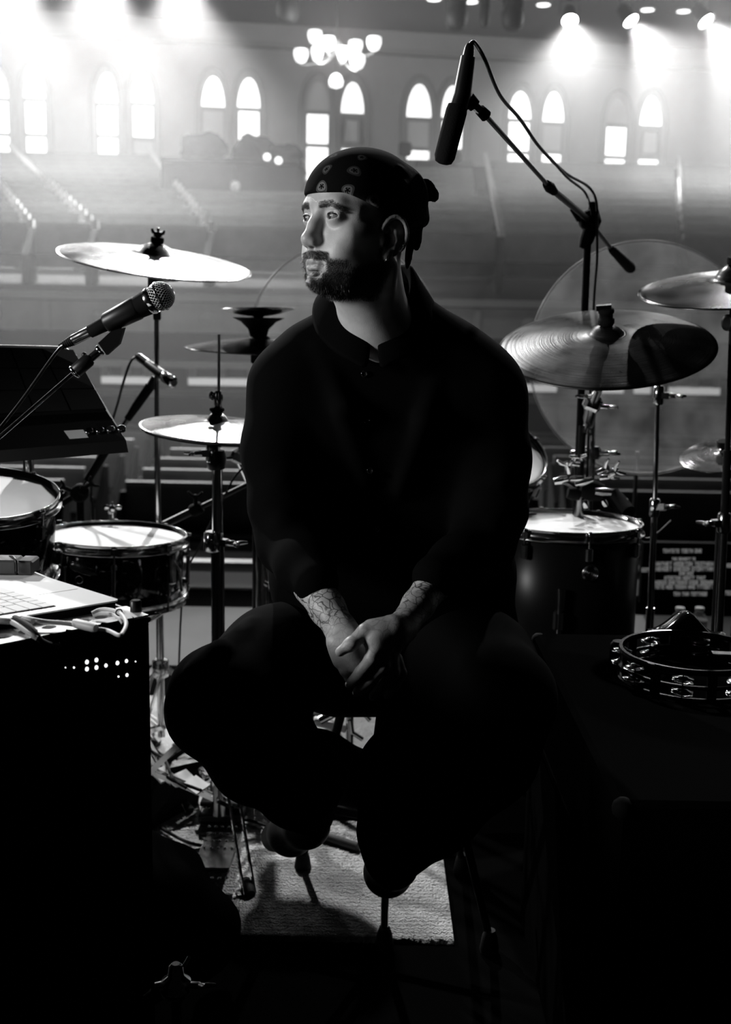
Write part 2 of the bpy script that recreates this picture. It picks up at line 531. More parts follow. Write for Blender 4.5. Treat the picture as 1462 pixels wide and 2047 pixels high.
# haze filling the house
hz = MB().box((.5, 22.6, 3.66), (25.6, 21.2, 9.9)).build('haze', M['wall'])
tag(hz, 'thin stage haze hanging in the hall', 'haze', kind='stuff')
hm = bpy.data.materials.new('haze'); hm.use_nodes = True
nt = hm.node_tree; nt.nodes.remove(nt.nodes['Principled BSDF'])
vs_ = nt.nodes.new('ShaderNodeVolumeScatter')
vs_.inputs['Density'].default_value = .019
vs_.inputs['Anisotropy'].default_value = .25
nt.links.new(vs_.outputs[0], nt.nodes['Material Output'].inputs['Volume'])
hm.cycles.volume_sampling = 'MULTIPLE_IMPORTANCE'
hm.cycles.homogeneous_volume = True
hz.data.materials.clear(); hz.data.materials.append(hm)

# ------------------------------------------------------------ hall lamps
def fixture(p, aim, s=1.0, label='', lens=True):
    t = thing('stage_light', p, label, 'stage light', 'house lights under the ceiling')
    p = Vector(p); d = (Vector(aim)).normalized()
    MB().lathe([(.05 * s, -.42 * s), (.12 * s, -.38 * s), (.16 * s, -.1 * s), (.19 * s, .02 * s), (.17 * s, .02 * s), (.16 * s, -.02 * s)], p, d, 18).build('housing', M['fixture'], t)
    if lens:
        MB().lathe([(.155 * s, -.012 * s), (.15 * s, 0), (0, .02 * s)], p, d, 18).build('lens', M['lamp'], t)
    top = Vector((p.x, p.y, CEIL))
    MB().cyl(p - d * .2 * s + Vector((0, 0, .28 * s)), top, .025).build('hanger', M['fixture'], t)
    sd = d.cross(Vector((0, 0, 1))).normalized() * .2 * s
    q = p - d * .2 * s
    MB().tube([q - sd, q - sd + Vector((0, 0, .28 * s)), q + sd + Vector((0, 0, .28 * s)), q + sd], .015, 6).build('yoke', M['fixture'], t)
    return t
bl = ['star-bright house light nearest the microphone top', 'house light with a beam, second from the right edge', 'house light with a beam at the right edge',
      'house light out over the left end of the balcony', 'house light second from the left over the balcony', 'house light left of the chandelier']
for (b, l) in zip(BEAMS, bl):
    fixture(at(b[0][0], b[0][1], b[1]), b[4], 1.0, l)
def downlight(px, py, i):
    p = onz(px, py, CEIL - .02)
    t = thing('downlight', p, 'round recessed ceiling downlight, %s from the left' % i, 'ceiling light', 'recessed downlights in the hall ceiling')
    MB().lathe([(.16, -.0), (.2, -.02), (.2, .02), (.16, .02)], p, (0, 0, 1), 20).build('ring', M['trimw'], t)
    MB().lathe([(.165, -.015), (0, -.05)], p, (0, 0, 1), 20).build('lens', M['lamp_soft'], t)
for (q, i) in zip([(868, -2), (942, 3), (1087, 9), (1295, 19), (1367, 22)], ['first', 'second', 'third', 'fourth', 'fifth']):
    downlight(q[0], q[1], i)
# loudspeakers hanging close under the ceiling
for (px, py0, py1, wpx, lab) in [(575, -40, 45, 42, 'hanging loudspeaker left of the chandelier top'), (912, -20, 58, 42, 'hanging loudspeaker left of the microphone tip'),
                            (969, -20, 54, 18, 'slim hanging loudspeaker above the microphone tip'), (1024, -20, 60, 42, 'hanging loudspeaker right of the microphone tip')]:
    Y = 21
    a = at(px, py0, Y); b = at(px, py1, Y); w_ = wpx / FPX * Y
    t = thing('hanging_speaker', (b.x, b.y, b.z), lab, 'loudspeaker', 'loudspeakers hanging over the balcony')
    h = (a.z - b.z)
    MB().lathe([(w_ * .3, 0), (w_ * .46, .05), (w_ * .5, .16), (w_ * .5, h * .45), (w_ * .44, h * .5)], b, (0, 0, 1), 18).build('housing', M['fixture'], t)
    MB().lathe([(w_ * .44, h * .5), (w_ * .44, h * .7)], b, (0, 0, 1), 18).build('grille', M['booth'], t)
    MB().lathe([(w_ * .5, h * .7), (w_ * .5, h)], b, (0, 0, 1), 18).build('housing', M['fixture'], t)
    MB().cyl(b + Vector((0, 0, h * .9)), (b.x, b.y, CEIL), .03).build('hanger', M['fixture'], t)
# chandelier of glass bowls
CY = 21.0
bowls = [(630, 73), (656, 86), (602, 110), (634, 106), (748, 86), (711, 93), (686, 106), (715, 122), (672, 163)]
cc = at(674, 95, CY)
ch = thing('chandelier', cc, 'lit chandelier of glass bowl shades over the balcony', 'chandelier')
MB().cyl(cc - Vector((0, 0, .5)), (cc.x, cc.y, CEIL), .012).build('stem', M['fixture'], ch)
MB().lathe([(0, -.12), (.08, -.08), (.1, 0), (.06, .1), (0, .14)], cc, (0, 0, 1), 14).build('hub', M['trimw'], ch)
for i, (px, py) in enumerate(bowls):
    p = at(px, py, CY + [.5, -.4, .2, -.7, 0, .6, -.6, -.8, 0][i])
    w_ = .128 if i not in (3, 6) else .10
    if i < 8:
        MB().tube(arc(cc, p + Vector((0, 0, -.16)), .1, 8), .015, 6).build('arm', M['trimw'], ch)
        MB().lathe([(.04, -.13), (w_ * .7, -.1), (w_, .0), (w_ * .95, .09), (w_ * .8, .10)], p, (0, 0, 1), 18).build('lamp_shade', M['shade'], ch)
    else:
        MB().lathe([(.02, .14), (w_ * .7, .1), (w_, .0), (w_ * .9, -.08), (0, -.12)][::-1], p, (0, 0, 1), 18).build('lamp_shade', M['shade'], ch)
point('house_light', at(674, 100, 20), 220, .4)

# ------------------------------------------------------------ balcony booth and covered gear
def boxpx(x0, x1, y0, y1, Y, d, m, name, parent, bev=.05):
    a = at(x0, y1, Y); b = at(x1, y0, Y)
    return MB().box(((a.x + b.x) / 2, Y + d / 2, (a.z + b.z) / 2), (b.x - a.x, d, b.z - a.z), bev=bev).build(name, m, parent)
BYY = 22.3
def mound(cx, cy, wx_, wy_, Y, name, label, cat, group=None):
    p = at(cx, cy, Y); rx = wx_ / FPX * Y / 2; rz = wy_ / FPX * Y / 2
    mb = MB().ball((0, 0, 0), 1, 20)
    vs = []
    for v in mb.v:
        v = Vector(v); k = 1 + .13 * math.sin(5 * v.x + 3 * v.z + cx) + .08 * math.sin(9 * v.z + 7 * v.y)
        vs.append((p.x + v.x * rx * k, p.y + v.y * .5 * k, p.z + v.z * rz * k))
    mb.v = vs
    return tag(mb.build(name, M['booth']), label, cat, group)
t = thing('mixing_booth', at(470, 452, BYY), 'cloth-fronted mixing booth on the balcony left of the man', 'booth')
boxpx(322, 470, 322, 450, BYY, 1.6, M['booth'], 'front_panel', t)
boxpx(462, 600, 322, 450, BYY + .1, 1.6, M['booth'], 'front_panel', t)
boxpx(318, 604, 318, 326, BYY - .1, 1.9, M['balc'], 'worktop', t)
mound(405, 300, 90, 62, BYY + .8, 'covered_gear', 'low cloth-covered gear on the booth, left heap', 'equipment', 'covered gear on the booth')
mound(510, 302, 80, 60, BYY + .8, 'covered_gear', 'cloth-covered gear on the booth, middle heap', 'equipment', 'covered gear on the booth')
mound(568, 312, 70, 44, BYY + .8, 'covered_gear', 'cloth-covered gear on the booth, heap nearest the man', 'equipment', 'covered gear on the booth')
for (px, py, l) in [(534, 314, 'small dim desk lamp on the booth'), (557, 321, 'small bright desk lamp on the booth')]:
    p = at(px, py, BYY - .2)
    t = thing('desk_lamp', at(px, 326, BYY - .2), l, 'lamp')
    MB().ball(p, .07, 12).build('bulb', M['shade'], t)
    MB().cyl(p, at(px, 327, BYY - .2), .02).build('stem', M['fixture'], t)
t = thing('camera_platform', at(900, 440, BYY), 'dark panelled platform on the balcony right of the man', 'platform')
boxpx(830, 915, 320, 372, 28.5, 1.5, M['booth'], 'front_panel', t)
boxpx(905, 993, 332, 378, 28.5, 1.5, M['booth'], 'front_panel', t)
t = thing('monitor_screen', at(812, 330, 28.4), 'small dark monitor on the platform beside the bandana', 'monitor')
boxpx(797, 824, 284, 312, 28.4, .12, M['fixture'], 'screen', t)
boxpx(808, 813, 311, 336, 28.5, .08, M['fixture'], 'stand', t)
boxpx(797, 824, 334, 338, 28.4, .4, M['fixture'], 'base', t)
mound(911, 312, 24, 22, 28.7, 'covered_gear', 'small round dark gear on the platform behind the microphone', 'equipment')
t = thing('crate', at(1290, 440, 29), 'tall pale crate under the right-hand framed window', 'crate')
boxpx(1240, 1305, 384, 470, 29, 1, M['booth'], 'body', t)
boxpx(1238, 1307, 380, 387, 28.95, 1.1, M['balc'], 'lid', t)
for k, (px, py) in enumerate([(470, 372)]):
    t = thing('wall_lamp', at(px, py, BYY - .12), 'small glowing lamp on the front of the booth', 'lamp')
    MB().ball(at(px, py, BYY - .15), .1, 10).build('bulb', M['shade_dim'] if 'shade_dim' in M else M['pane_dim'], t)
    MB().box(at(px, py, BYY - .06), (.14, .1, .2)).build('bracket', M['fixture'], t)
# ================================================================== STAGE
RUGY = at(731, 1886, 2).y
rg = onz(731, 1888, 0).y
rm = mat('rug_pile', .62, .95, spec=.1, noise=(9, .25))
nt = rm.node_tree; b_ = nt.nodes['Principled BSDF']
tc = [n for n in nt.nodes if n.type == 'TEX_COORD'][0]
n1 = nt.nodes.new('ShaderNodeTexNoise'); n1.inputs['Scale'].default_value = 210; n1.inputs['Detail'].default_value = 3
n2 = nt.nodes.new('ShaderNodeTexWave'); n2.bands_direction = 'Y'; n2.inputs['Scale'].default_value = 22; n2.inputs['Distortion'].default_value = 6; n2.inputs['Detail Scale'].default_value = 6
mx = nt.nodes.new('ShaderNodeMath'); mx.operation = 'MULTIPLY_ADD'; mx.inputs[1].default_value = .35
bp = nt.nodes.new('ShaderNodeBump'); bp.inputs['Strength'].default_value = 1; bp.inputs['Distance'].default_value = .009
nt.links.new(tc.outputs['Object'], n1.inputs['Vector']); nt.links.new(tc.outputs['Object'], n2.inputs['Vector'])
nt.links.new(n2.outputs['Fac'], mx.inputs[0]); nt.links.new(n1.outputs['Fac'], mx.inputs[2])
nt.links.new(mx.outputs[0], bp.inputs['Height']); nt.links.new(bp.outputs[0], b_.inputs['Normal'])
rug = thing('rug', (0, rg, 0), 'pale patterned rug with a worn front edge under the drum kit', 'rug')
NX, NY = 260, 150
xs_, ys_ = np.linspace(-1.35, .20, NX), np.linspace(rg, 3.55, NY)  # right end cut short: shade of tom and case put into the shape
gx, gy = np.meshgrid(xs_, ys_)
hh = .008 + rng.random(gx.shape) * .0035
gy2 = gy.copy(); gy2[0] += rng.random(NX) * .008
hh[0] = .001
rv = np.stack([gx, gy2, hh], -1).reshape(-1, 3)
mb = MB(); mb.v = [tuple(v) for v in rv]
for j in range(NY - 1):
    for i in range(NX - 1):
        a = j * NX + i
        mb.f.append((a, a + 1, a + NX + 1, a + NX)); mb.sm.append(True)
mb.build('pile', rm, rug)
# ---------------------------------------------------------- hardware builders
def wing(mb, p, axis, s=1.0):
    """wing bolt at p pointing along axis"""
    Mx = frame(axis); p = Vector(p); a = Vector(axis).normalized()
    mb.lathe([(.006 * s, 0), (.006 * s, .018 * s), (.004 * s, .022 * s), (.004 * s, .03 * s)], p, axis, 10)
    for sg in (-1, 1):
        d = Mx @ Vector((sg, 0, 0))
        mb.tube([p + a * .02 * s, p + a * .028 * s + d * .012 * s, p + a * .038 * s + d * .02 * s], [.004 * s, .0045 * s, .003 * s], 8)

def clamp(name, p, axis, side, m, parent, r=.017, s=1.0):
    mb = MB().lathe([(r * .9, -.024), (r * 1.15, -.02), (r * 1.15, .02), (r * .9, .024)], p, axis, 16)
    sd = Vector(side).normalized()
    mb.box(Vector(p) + sd * r * 1.2, (.02, .016, .026), frame(sd))
    wing(mb, Vector(p) + sd * (r * 1.2 + .008), sd, s)
    return mb.build(name, m, parent)

def tripod(parent, base, m, hub=.30, spread=.30, r=.008, ang0=90, double=True, rub=True):
    base = Vector(base)
    hubp = base + Vector((0, 0, hub))
    MB().lathe([(.016, -.03), (.024, -.025), (.024, .02), (.016, .025)], hubp, (0, 0, 1), 16).build('collar', m, parent)
    for k in range(3):
        a = R(ang0 + 120 * k); d = Vector((math.cos(a), math.sin(a), 0)); sd = d.cross(Vector((0, 0, 1)))
        foot = base + d * spread + Vector((0, 0, .012))
        mb = MB()
        for q in ((-.012, .012) if double else (0,)):
            mb.box(((hubp + d * .02 + foot) / 2 + sd * q), (.004 if double else .012, .014, (foot - hubp).length), Matrix((sd, (foot - hubp).normalized().cross(sd), (foot - hubp).normalized())).transposed())
            lo = base + Vector((0, 0, hub * .3))
            mid = (hubp * .45 + foot * .55)
            mb.box((lo + mid) / 2 + sd * q * .7, (.003, .012, (mid - lo).length), Matrix((sd, (mid - lo).normalized().cross(sd), (mid - lo).normalized())).transposed())
        lg = mb.build('leg', m, parent)
        MB().tube([foot - d * .03 + Vector((0, 0, .012)), foot + Vector((0, 0, .006)), foot + d * .015 + Vector((0, 0, .002))], [.012, .016, .012], 10).build('rubber_foot', M['rubber'], lg)

def cym_profile(Rr, bell=.14, bh=.022, drop=.028, th=.0016):
    rb = Rr * bell * 1.0
    top = [(.0055, drop + bh), (rb * .45, drop + bh * .93), (rb * .8, drop + bh * .55), (rb, drop + bh * .12), (rb * 1.12, drop - .001)]
    for t in (.3, .45, .6, .75, .88, .96, 1.0):
        if Rr * t > rb * 1.2:
            top.append((Rr * t, drop * (1 - t ** 1.8)))
    bot = [(r_, h - th) for (r_, h) in top[::-1]]
    return top + bot

def cym_mat(name, col, rough, lathe=1.0, tint=1.0):
    m = bpy.data.materials.new(name); m.use_nodes = True
    nt = m.node_tree; b = nt.nodes['Principled BSDF']
    b.inputs['Metallic'].default_value = 1
    b.inputs['Specular Tint'].default_value = (tint, tint, tint, 1)
    tc = nt.nodes.new('ShaderNodeTexCoord')
    sep = nt.nodes.new('ShaderNodeSeparateXYZ'); nt.links.new(tc.outputs['Object'], sep.inputs[0])
    ln = nt.nodes.new('ShaderNodeVectorMath'); ln.operation = 'LENGTH'
    cmb = nt.nodes.new('ShaderNodeCombineXYZ')
    nt.links.new(sep.outputs[0], cmb.inputs[0]); nt.links.new(sep.outputs[1], cmb.inputs[1])
    nt.links.new(cmb.outputs[0], ln.inputs[0])
    wv = nt.nodes.new('ShaderNodeTexNoise'); wv.noise_dimensions = '1D'; wv.inputs['Scale'].default_value = 350; wv.inputs['Detail'].default_value = 2
    nt.links.new(ln.outputs['Value'], wv.inputs['W'])
    bp = nt.nodes.new('ShaderNodeBump'); bp.inputs['Strength'].default_value = .35 * lathe; bp.inputs['Distance'].default_value = .001
    nt.links.new(wv.outputs['Fac'], bp.inputs['Height'])
    nz = nt.nodes.new('ShaderNodeTexNoise'); nz.inputs['Scale'].default_value = 9; nz.inputs['Detail'].default_value = 5
    nt.links.new(tc.outputs['Object'], nz.inputs['Vector'])
    mr = nt.nodes.new('ShaderNodeMapRange'); mr.inputs[1].default_value = .3; mr.inputs[2].default_value = .7
    mr.inputs[3].default_value = col * .7; mr.inputs[4].default_value = col * 1.15
    nt.links.new(nz.outputs['Fac'], mr.inputs[0]); nt.links.new(mr.outputs[0], b.inputs['Base Color'])
    mr2 = nt.nodes.new('ShaderNodeMapRange'); mr2.inputs[1].default_value = .3; mr2.inputs[2].default_value = .7
    mr2.inputs[3].default_value = rough * .8; mr2.inputs[4].default_value = rough * 1.25
    nt.links.new(nz.outputs['Fac'], mr2.inputs[0]); nt.links.new(mr2.outputs[0], b.inputs['Roughness'])
    nt.links.new(bp.outputs[0], b.inputs['Normal'])
    return m
CYM = cym_mat('cast_bronze', .62, .26)
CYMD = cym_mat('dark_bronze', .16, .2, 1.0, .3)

def cymbal(p, axis, Rr, label, m=CYM, name='cymbal', group=None, topper=True, bh=.022, drop=.026, inv=1, bell=.14):
    """p = mounting point (bell hole)"""
    p = Vector(p); Mx = frame(axis); a = Vector(axis).normalized()
    t = thing(name, p, label, 'cymbal', group)
    prof = cym_profile(Rr, bell, bh, drop)
    prof = [(r_, (h - drop - bh) * inv) for (r_, h) in prof]
    if inv < 0: prof = prof[::-1]
    me = MB().lathe(prof, (0, 0, 0), (0, 0, 1), 72)
    o = me.build('bow', m)
    o.parent = t; o.matrix_local = Mx.to_4x4()
    o.name = 'cymbal_plate'
    if topper:
        q = p + a * .001
        MB().lathe([(.017, 0), (.018, .004), (.018, .013), (.016, .016)], q, axis, 18).build('felt', M['felt'], t)
    return t

def rod_top(parent, p, axis, m=None):
    a = Vector(axis).normalized(); p = Vector(p)
    MB().cyl(p - a * .03, p + a * .03, .004, 8).build('threaded_rod', M['dchrome'], parent)
    mb = MB().lathe([(.009, 0), (.011, .002), (.011, .012), (.008, .014)], p + a * .006, axis, 12)
    Mx = frame(axis)
    for sg in (-1, 1):
        d = Mx @ Vector((sg, 0, 0))
        mb.tube([p + a * .012 + d * .006, p + a * .018 + d * .014, p + a * .026 + d * .017], [.0045, .0048, .003], 8)
    mb.build('wing_nut', m or M['black'], parent)

# ---------------------------------------------------------- drums
def drum(name, c, axis, Rr, depth, label, nlug=8, shell=None, head=None, group=None, hoop=.006, strainer=False, ang0=0, snare=False):
    c = Vector(c); a = Vector(axis).normalized(); Mx = frame(axis)
    t = thing(name, c - a * depth, label, 'drum', group)
    shell = shell or M['gloss']
    MB().lathe([(Rr - .004, -depth + .012), (Rr, -depth + .014), (Rr, -.012), (Rr - .004, -.010)], c, axis, 64).build('shell', shell, t)
    MB().lathe([(Rr - .001, -.014), (Rr + .003, -.012), (Rr + .003, -.006), (Rr - .004, -.004), (Rr - .012, -.0055), (0, -.0055)], c, axis, 64).build('head', head or M['drumhead'], t)
    MB().lathe([(Rr + .003, -depth + .004), (Rr - .012, -depth + .006), (0, -depth + .006)], c, axis, 48).build('head', M['head_dark'], t)
    # triple flanged hoops
    hp = [(Rr + .004, -.018), (Rr + .013, -.018), (Rr + .013, -.0155), (Rr + .0065, -.0155), (Rr + .0065, .004), (Rr + .009, .006), (Rr + .009, .0078), (Rr + .004, .0078), (Rr + .004, -.018)]
    MB().lathe(hp, c, axis, 72).build('hoop', M['chrome'], t)
    MB().lathe([(r_, -depth - h) for (r_, h) in hp][::-1], c, axis, 64).build('hoop', M['chrome'], t)
    for k in range(nlug):
        q = R(ang0) + 2 * PI * k / nlug
        d = Mx @ Vector((math.cos(q), math.sin(q), 0)); sd = a.cross(d)
        F = Matrix((d, sd, a)).transposed()
        mb = MB()
        if snare:
            mb.tube([c + d * (Rr + .012) - a * .035, c + d * (Rr + .012) - a * (depth - .035)], .0055, 10)
            for h in (.045, depth - .045):
                mb.box(c + d * (Rr + .006) - a * h, (.016, .016, .014), F, bev=.003)
        else:
            MB().box(c + d * (Rr + .008) - a * (depth - .045), (.018, .018, .036), F, bev=.004).build('lug', M['chrome'], t)
            mb.box(c + d * (Rr + .008) - a * .045, (.018, .018, .036), F, bev=.004)
        lg = mb.build('lug', M['chrome'], t)
        MB().cyl(c + d * (Rr + .012) - a * (depth - .045), c + d * (Rr + .012) - a * (depth + .004), .003, 8).build('tension_rod', M['chrome'], t)
        mb = MB()
        mb.cyl(c + d * (Rr + .012) - a * (-.004), c + d * (Rr + .012) - a * .045, .003, 8)
        mb.lathe([(.0045, 0), (.0065, .002), (.0065, .006), (.004, .008)], c + d * (Rr + .012) + a * .002, axis, 8)
        mb.box(c + d * (Rr + .0105) - a * .006, (.008, .016, .014), F)
        mb.build('tension_rod', M['chrome'], t)
    return t, c, a, Mx

# ================================================================== LEFT SIDE
# snare drum
c = at(230, 1071, 2.87)
sn, c, a, Mx = drum('snare_drum', c, (.03, .02, 1), .178, .165, 'chrome-rimmed black snare drum with a brightly lit white head', 8, snare=True, ang0=12)
SN = c
# strainer on the visible side
q = c + Vector((.16, -.10, -.06))
mb = MB().box(q, (.03, .02, .08), Matrix.Rotation(R(-35), 3, 'Z'), bev=.004)
mb.tube([q + Vector((.01, -.01, .02)), q + Vector((.03, -.03, 0)), q + Vector((.035, -.035, -.05))], .004, 8)
mb.build('strainer', M['chrome'], sn)
MB().lathe([(.011, 0), (.011, .002), (.009, .003)], c + Vector((-.05, -.176, -.075)), (-.2, -1, 0), 16).build('vent', M['chrome'], sn)
MB().box(c + Vector((-.095, -.157, -.07)), (.028, .006, .05), Matrix.Rotation(R(-30), 3, 'Z'), bev=.002).build('badge', M['dchrome'], sn)
# snare basket stand
ST = thing('snare_stand', (c.x + .02, c.y, 0), 'low chrome tripod stand holding up the snare drum', 'drum stand')
mb = MB()
zb_ = c.z - .175
for k in range(3):
    q = R(30 + 120 * k); d = Vector((math.cos(q), math.sin(q), 0))
    cc_ = Vector((c.x, c.y, 0))
    MB().tube([cc_ + Vector((0, 0, zb_ - .10)), cc_ + d * .10 + Vector((0, 0, zb_ - .06)), cc_ + d * .185 + Vector((0, 0, zb_ - .016)), cc_ + d * .2 + Vector((0, 0, zb_ + .02))], .007, 8).build('basket_arm', M['chrome'], ST)
MB().cyl((c.x, c.y, .1), (c.x, c.y, zb_ - .1), .011, 12).build('pole', M['chrome'], ST)
clamp('clamp', (c.x, c.y, .3), (0, 0, 1), (.5, -1, 0), M['chrome'], ST)
tripod(ST, (c.x, c.y, 0), M['chrome'], .24, .27, ang0=-40)
# mute nut rod standing beyond the rim
q = at(225, 1045, 3.03)
wg = thing('cymbal_arm_tip', (q.x, q.y, 0), 'thin upright rod with a wing nut just behind the snare rim', 'drum hardware')
MB().cyl((q.x, q.y, .02), at(225, 1003, 3.07), .0035, 8).build('rod', M['chrome'], wg)
q2 = at(225, 1017, 3.06)
mb = MB().lathe([(.006, -.01), (.009, -.006), (.009, .006), (.005, .01)], q2, (0, 0, 1), 12)
for sg in (-1, 1):
    mb.ball(q2 + Vector((sg * .017, 0, .004)), .009, 10, (1, .4, .9))
mb.build('wing_nut', M['chrome'], wg)
MB().cyl((q.x, q.y, .0), (q.x, q.y, .03), .03, 14).build('base', M['matte'], wg)

# edge tom at the left border
c = at(-42, 988, 2.45)
tm, c, a, Mx = drum('rack_tom', c, (.10, -.16, 1), .165, .20, 'black rack tom cut by the left edge, its head catching light', 8, ang0=20)
st = thing('tom_stand', (c.x - .1, c.y + .25, 0), 'black tom stand hidden behind the rack tom at the edge', 'drum stand')
MB().tube([(c.x - .1, c.y + .25, .2), (c.x - .1, c.y + .25, c.z - .12), (c.x - .06, c.y + .12, c.z - .1)], .012, 10).build('pole', M['dchrome'], st)
tripod(st, (c.x - .1, c.y + .25, 0), M['dchrome'], .3, .28)

# hi-hat
Yh = 2.58
hb = at(434, 848, Yh)
hx, hy = hb.x, hb.y
HS = thing('hi_hat_stand', (hx, hy, 0), 'tall chrome hi-hat stand with rod and clutch, left of the man', 'cymbal stand')
MB().cyl((hx, hy, .6), at(438, 668, Yh), .0034, 8).build('pull_rod', M['dchrome'], HS)
q = at(436, 795, Yh)
mb = MB().lathe([(.006, -.03), (.009, -.026), (.009, .012), (.006, .016)], q, (0, 0, 1), 12)
mb.ball(q + Vector((-.014, 0, .004)), .009, 10, (.8, .5, 1.2)); mb.ball(q + Vector((.008, 0, .0)), .008, 10, (.5, .5, 1.2))
mb.build('clutch', M['dchrome'], HS)
MB().lathe([(.008, -.022), (.016, -.02), (.018, -.012), (.012, -.008), (.012, .004), (.017, .008), (.017, .014), (.008, .016)], at(434, 828, Yh), (0, 0, 1), 14).build('felt', M['felt'], HS)
ax_h = (.07, -.06, 1)
pt = at(436, 824, Yh)
cymbal(pt, ax_h, .178, 'upper hi-hat cymbal, brightly lit on its left half', name='hi_hat_cymbal', group='pair of hi-hat cymbals', topper=False, bh=.02, drop=.018)
pb = pt - Vector(ax_h).normalized() * .082
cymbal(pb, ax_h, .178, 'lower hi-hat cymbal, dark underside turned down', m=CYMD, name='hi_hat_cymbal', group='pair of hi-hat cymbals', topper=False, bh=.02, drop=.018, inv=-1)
MB().lathe([(.010, -.05), (.02, -.045), (.024, -.02), (.02, -.002)], pb - Vector((0, 0, .005)), (0, 0, 1), 16).build('cymbal_seat', M['black'], HS)
MB().cyl((hx, hy, .42), (hx, hy, pb.z - .05), .0125, 16).build('upper_tube', M['chrome'], HS)
MB().cyl((hx, hy, .06), (hx, hy, at(425, 1080, Yh).z), .016, 16).build('lower_tube', M['dchrome'], HS)
clamp('clamp', at(426, 905, Yh), (0, 0, 1), (-1, -.5, 0), M['chrome'], HS, .014)
clamp('clamp', at(427, 1082, Yh), (0, 0, 1), (1, -.4, 0), M['chrome'], HS, .02, 1.2)
tripod(HS, (hx, hy, 0), M['chrome'], .33, .30, ang0=-70)
# pedal of the hi-hat
mb = MB().box((hx + .02, hy - .17, .05), (.085, .27, .012), Matrix.Rotation(R(-10), 3, 'X'), bev=.003)
fb = mb.build('footboard', M['dchrome'], HS)
for i in range(5):
    for j in range(8):
        MB().lathe([(.004, 0), (.003, .003), (0, .0032)], (hx - .012 + i * .016, hy - .27 + j * .026, .038 + j * .0046), (0, 0, 1), 8).build('grip_stud', M['chrome'], fb) if (j < 8) else None

# left crash
Yc = 3.1
pc = at(314, 487, Yc)
axc = Vector((.135, -.17, 1))
CS = thing('straight_cymbal_stand', (at(313, 1000, Yc).x, Yc, 0), 'tall straight chrome cymbal stand carrying the crash on the left', 'cymbal stand')
cymbal(pc, axc, .260, 'bright crash cymbal on the tall stand above the vocal microphone', name='crash_cymbal', bh=.024, drop=.023, bell=.2)
rod_top(CS, pc + axc.normalized() * .012, axc)
mb = MB()
mb.lathe([(.008, -.03), (.016, -.028), (.016, -.004), (.011, 0)], pc - axc.normalized() * .002, axc, 14)
mb.build('seat_washer', M['felt'], CS)
q0, q1 = at(313, 552, Yc), at(313, 600, Yc)
mb = MB().box((q0 + q1) / 2 + Vector((0, 0, .01)), (.026, .022, .085), bev=.004)
mb.box((q0 + q1) / 2 + Vector((-.018, 0, .01)), (.008, .02, .055), bev=.002)
wing(mb, q0 + Vector((.014, 0, -.01)), (1, -.3, 0))
mb.build('tilter', M['dchrome'], CS)
x_, y_ = at(313, 800, Yc).x, Yc
MB().cyl((x_, y_, at(313, 850, Yc).z), q1, .0065, 12).build('upper_tube', M['dchrome'], CS)
MB().lathe([(.009, -.02), (.011, -.016), (.011, .016), (.009, .02)], at(314, 625, Yc), (0, 0, 1), 12).build('collar', M['black'], CS)
MB().cyl((x_, y_, .3), (x_, y_, at(313, 850, Yc).z), .0085, 12).build('middle_tube', M['chrome'], CS)
MB().cyl((x_, y_, .05), (x_, y_, .5), .011, 12).build('lower_tube', M['chrome'], CS)
clamp('clamp', (x_, y_, .5), (0, 0, 1), (1, -.6, 0), M['dchrome'], CS, .014)
tripod(CS, (x_, y_, 0), M['chrome'], .26, .30, ang0=-100)

# stacked effect cymbals behind
Ys = 3.25
cymbal(at(517, 640, Ys), (.03, -.05, -1), .105, 'small upturned bell cymbal on top of the stack by his shoulder', name='bell_cymbal', topper=False, bh=.01, drop=.02)
p_ = at(520, 668, Ys)
cymbal(p_, (.02, -.03, 1), .215, 'wide thin cymbal under the small upturned one by his shoulder', m=CYMD, name='stack_cymbal', topper=False, bh=.012, drop=.03)
es = thing('stack_cymbal_stand', (p_.x, Ys, 0), 'dark cymbal stand behind his shoulder, holding two stacked cymbals', 'cymbal stand')
MB().lathe([(.012, -.09), (.022, -.085), (.024, -.01), (.03, .01), (.05, .03), (.075, .042)], at(517, 665, Ys), (0, 0, 1), 18).build('holder', M['matte'], es)
MB().cyl((p_.x + .02, Ys, .03), (p_.x + .01, Ys, p_.z - .08), .011, 12).build('pole', M['dchrome'], es)
tripod(es, (p_.x + .02, Ys, 0), M['dchrome'], .3, .28)

# small microphone on a boom behind the pads
Ym = 3.15
bs = thing('instrument_microphone', at(310, 740, Ym), 'small pencil-like microphone pointing at the kit between two stands', 'microphone')
p0, p1 = at(276, 712, Ym), at(348, 766, Ym - .14)
MB().tube([p0, p0.lerp(p1, .25), p0.lerp(p1, .3), p0.lerp(p1, .72)], [.010, .011, .013, .014], 12).build('body', M['black'], bs)
MB().tube([p0.lerp(p1, .72), p0.lerp(p1, .76), p0.lerp(p1, .97), p1], [.011, .016, .016, .010], 12).build('grille', M['chrome'], bs)
MB().tube([p0.lerp(p1, .05), p0.lerp(p1, .3)], .0125, 12).build('connector', M['dchrome'], bs)
ms = thing('short_boom_stand', (at(157, 1030, Ym).x, Ym, 0), 'black boom stand holding the small microphone beside the sample pads', 'microphone stand')
j = at(160, 985, Ym)
MB().cyl(at(312, 755, Ym), at(300, 775, Ym), .013, 12).build('mic_clip', M['black'], ms)
MB().tube([at(300, 772, Ym), at(272, 812, Ym), at(255, 838, Ym)], [.014, .013, .01], 12).build('grip', M['matte'], ms)
MB().cyl(at(260, 830, Ym), j, .007, 10).build('boom', M['dchrome'], ms)
MB().cyl(at(215, 895, Ym), at(175, 960, Ym), .012, 12).build('boom_sleeve', M['matte'], ms)
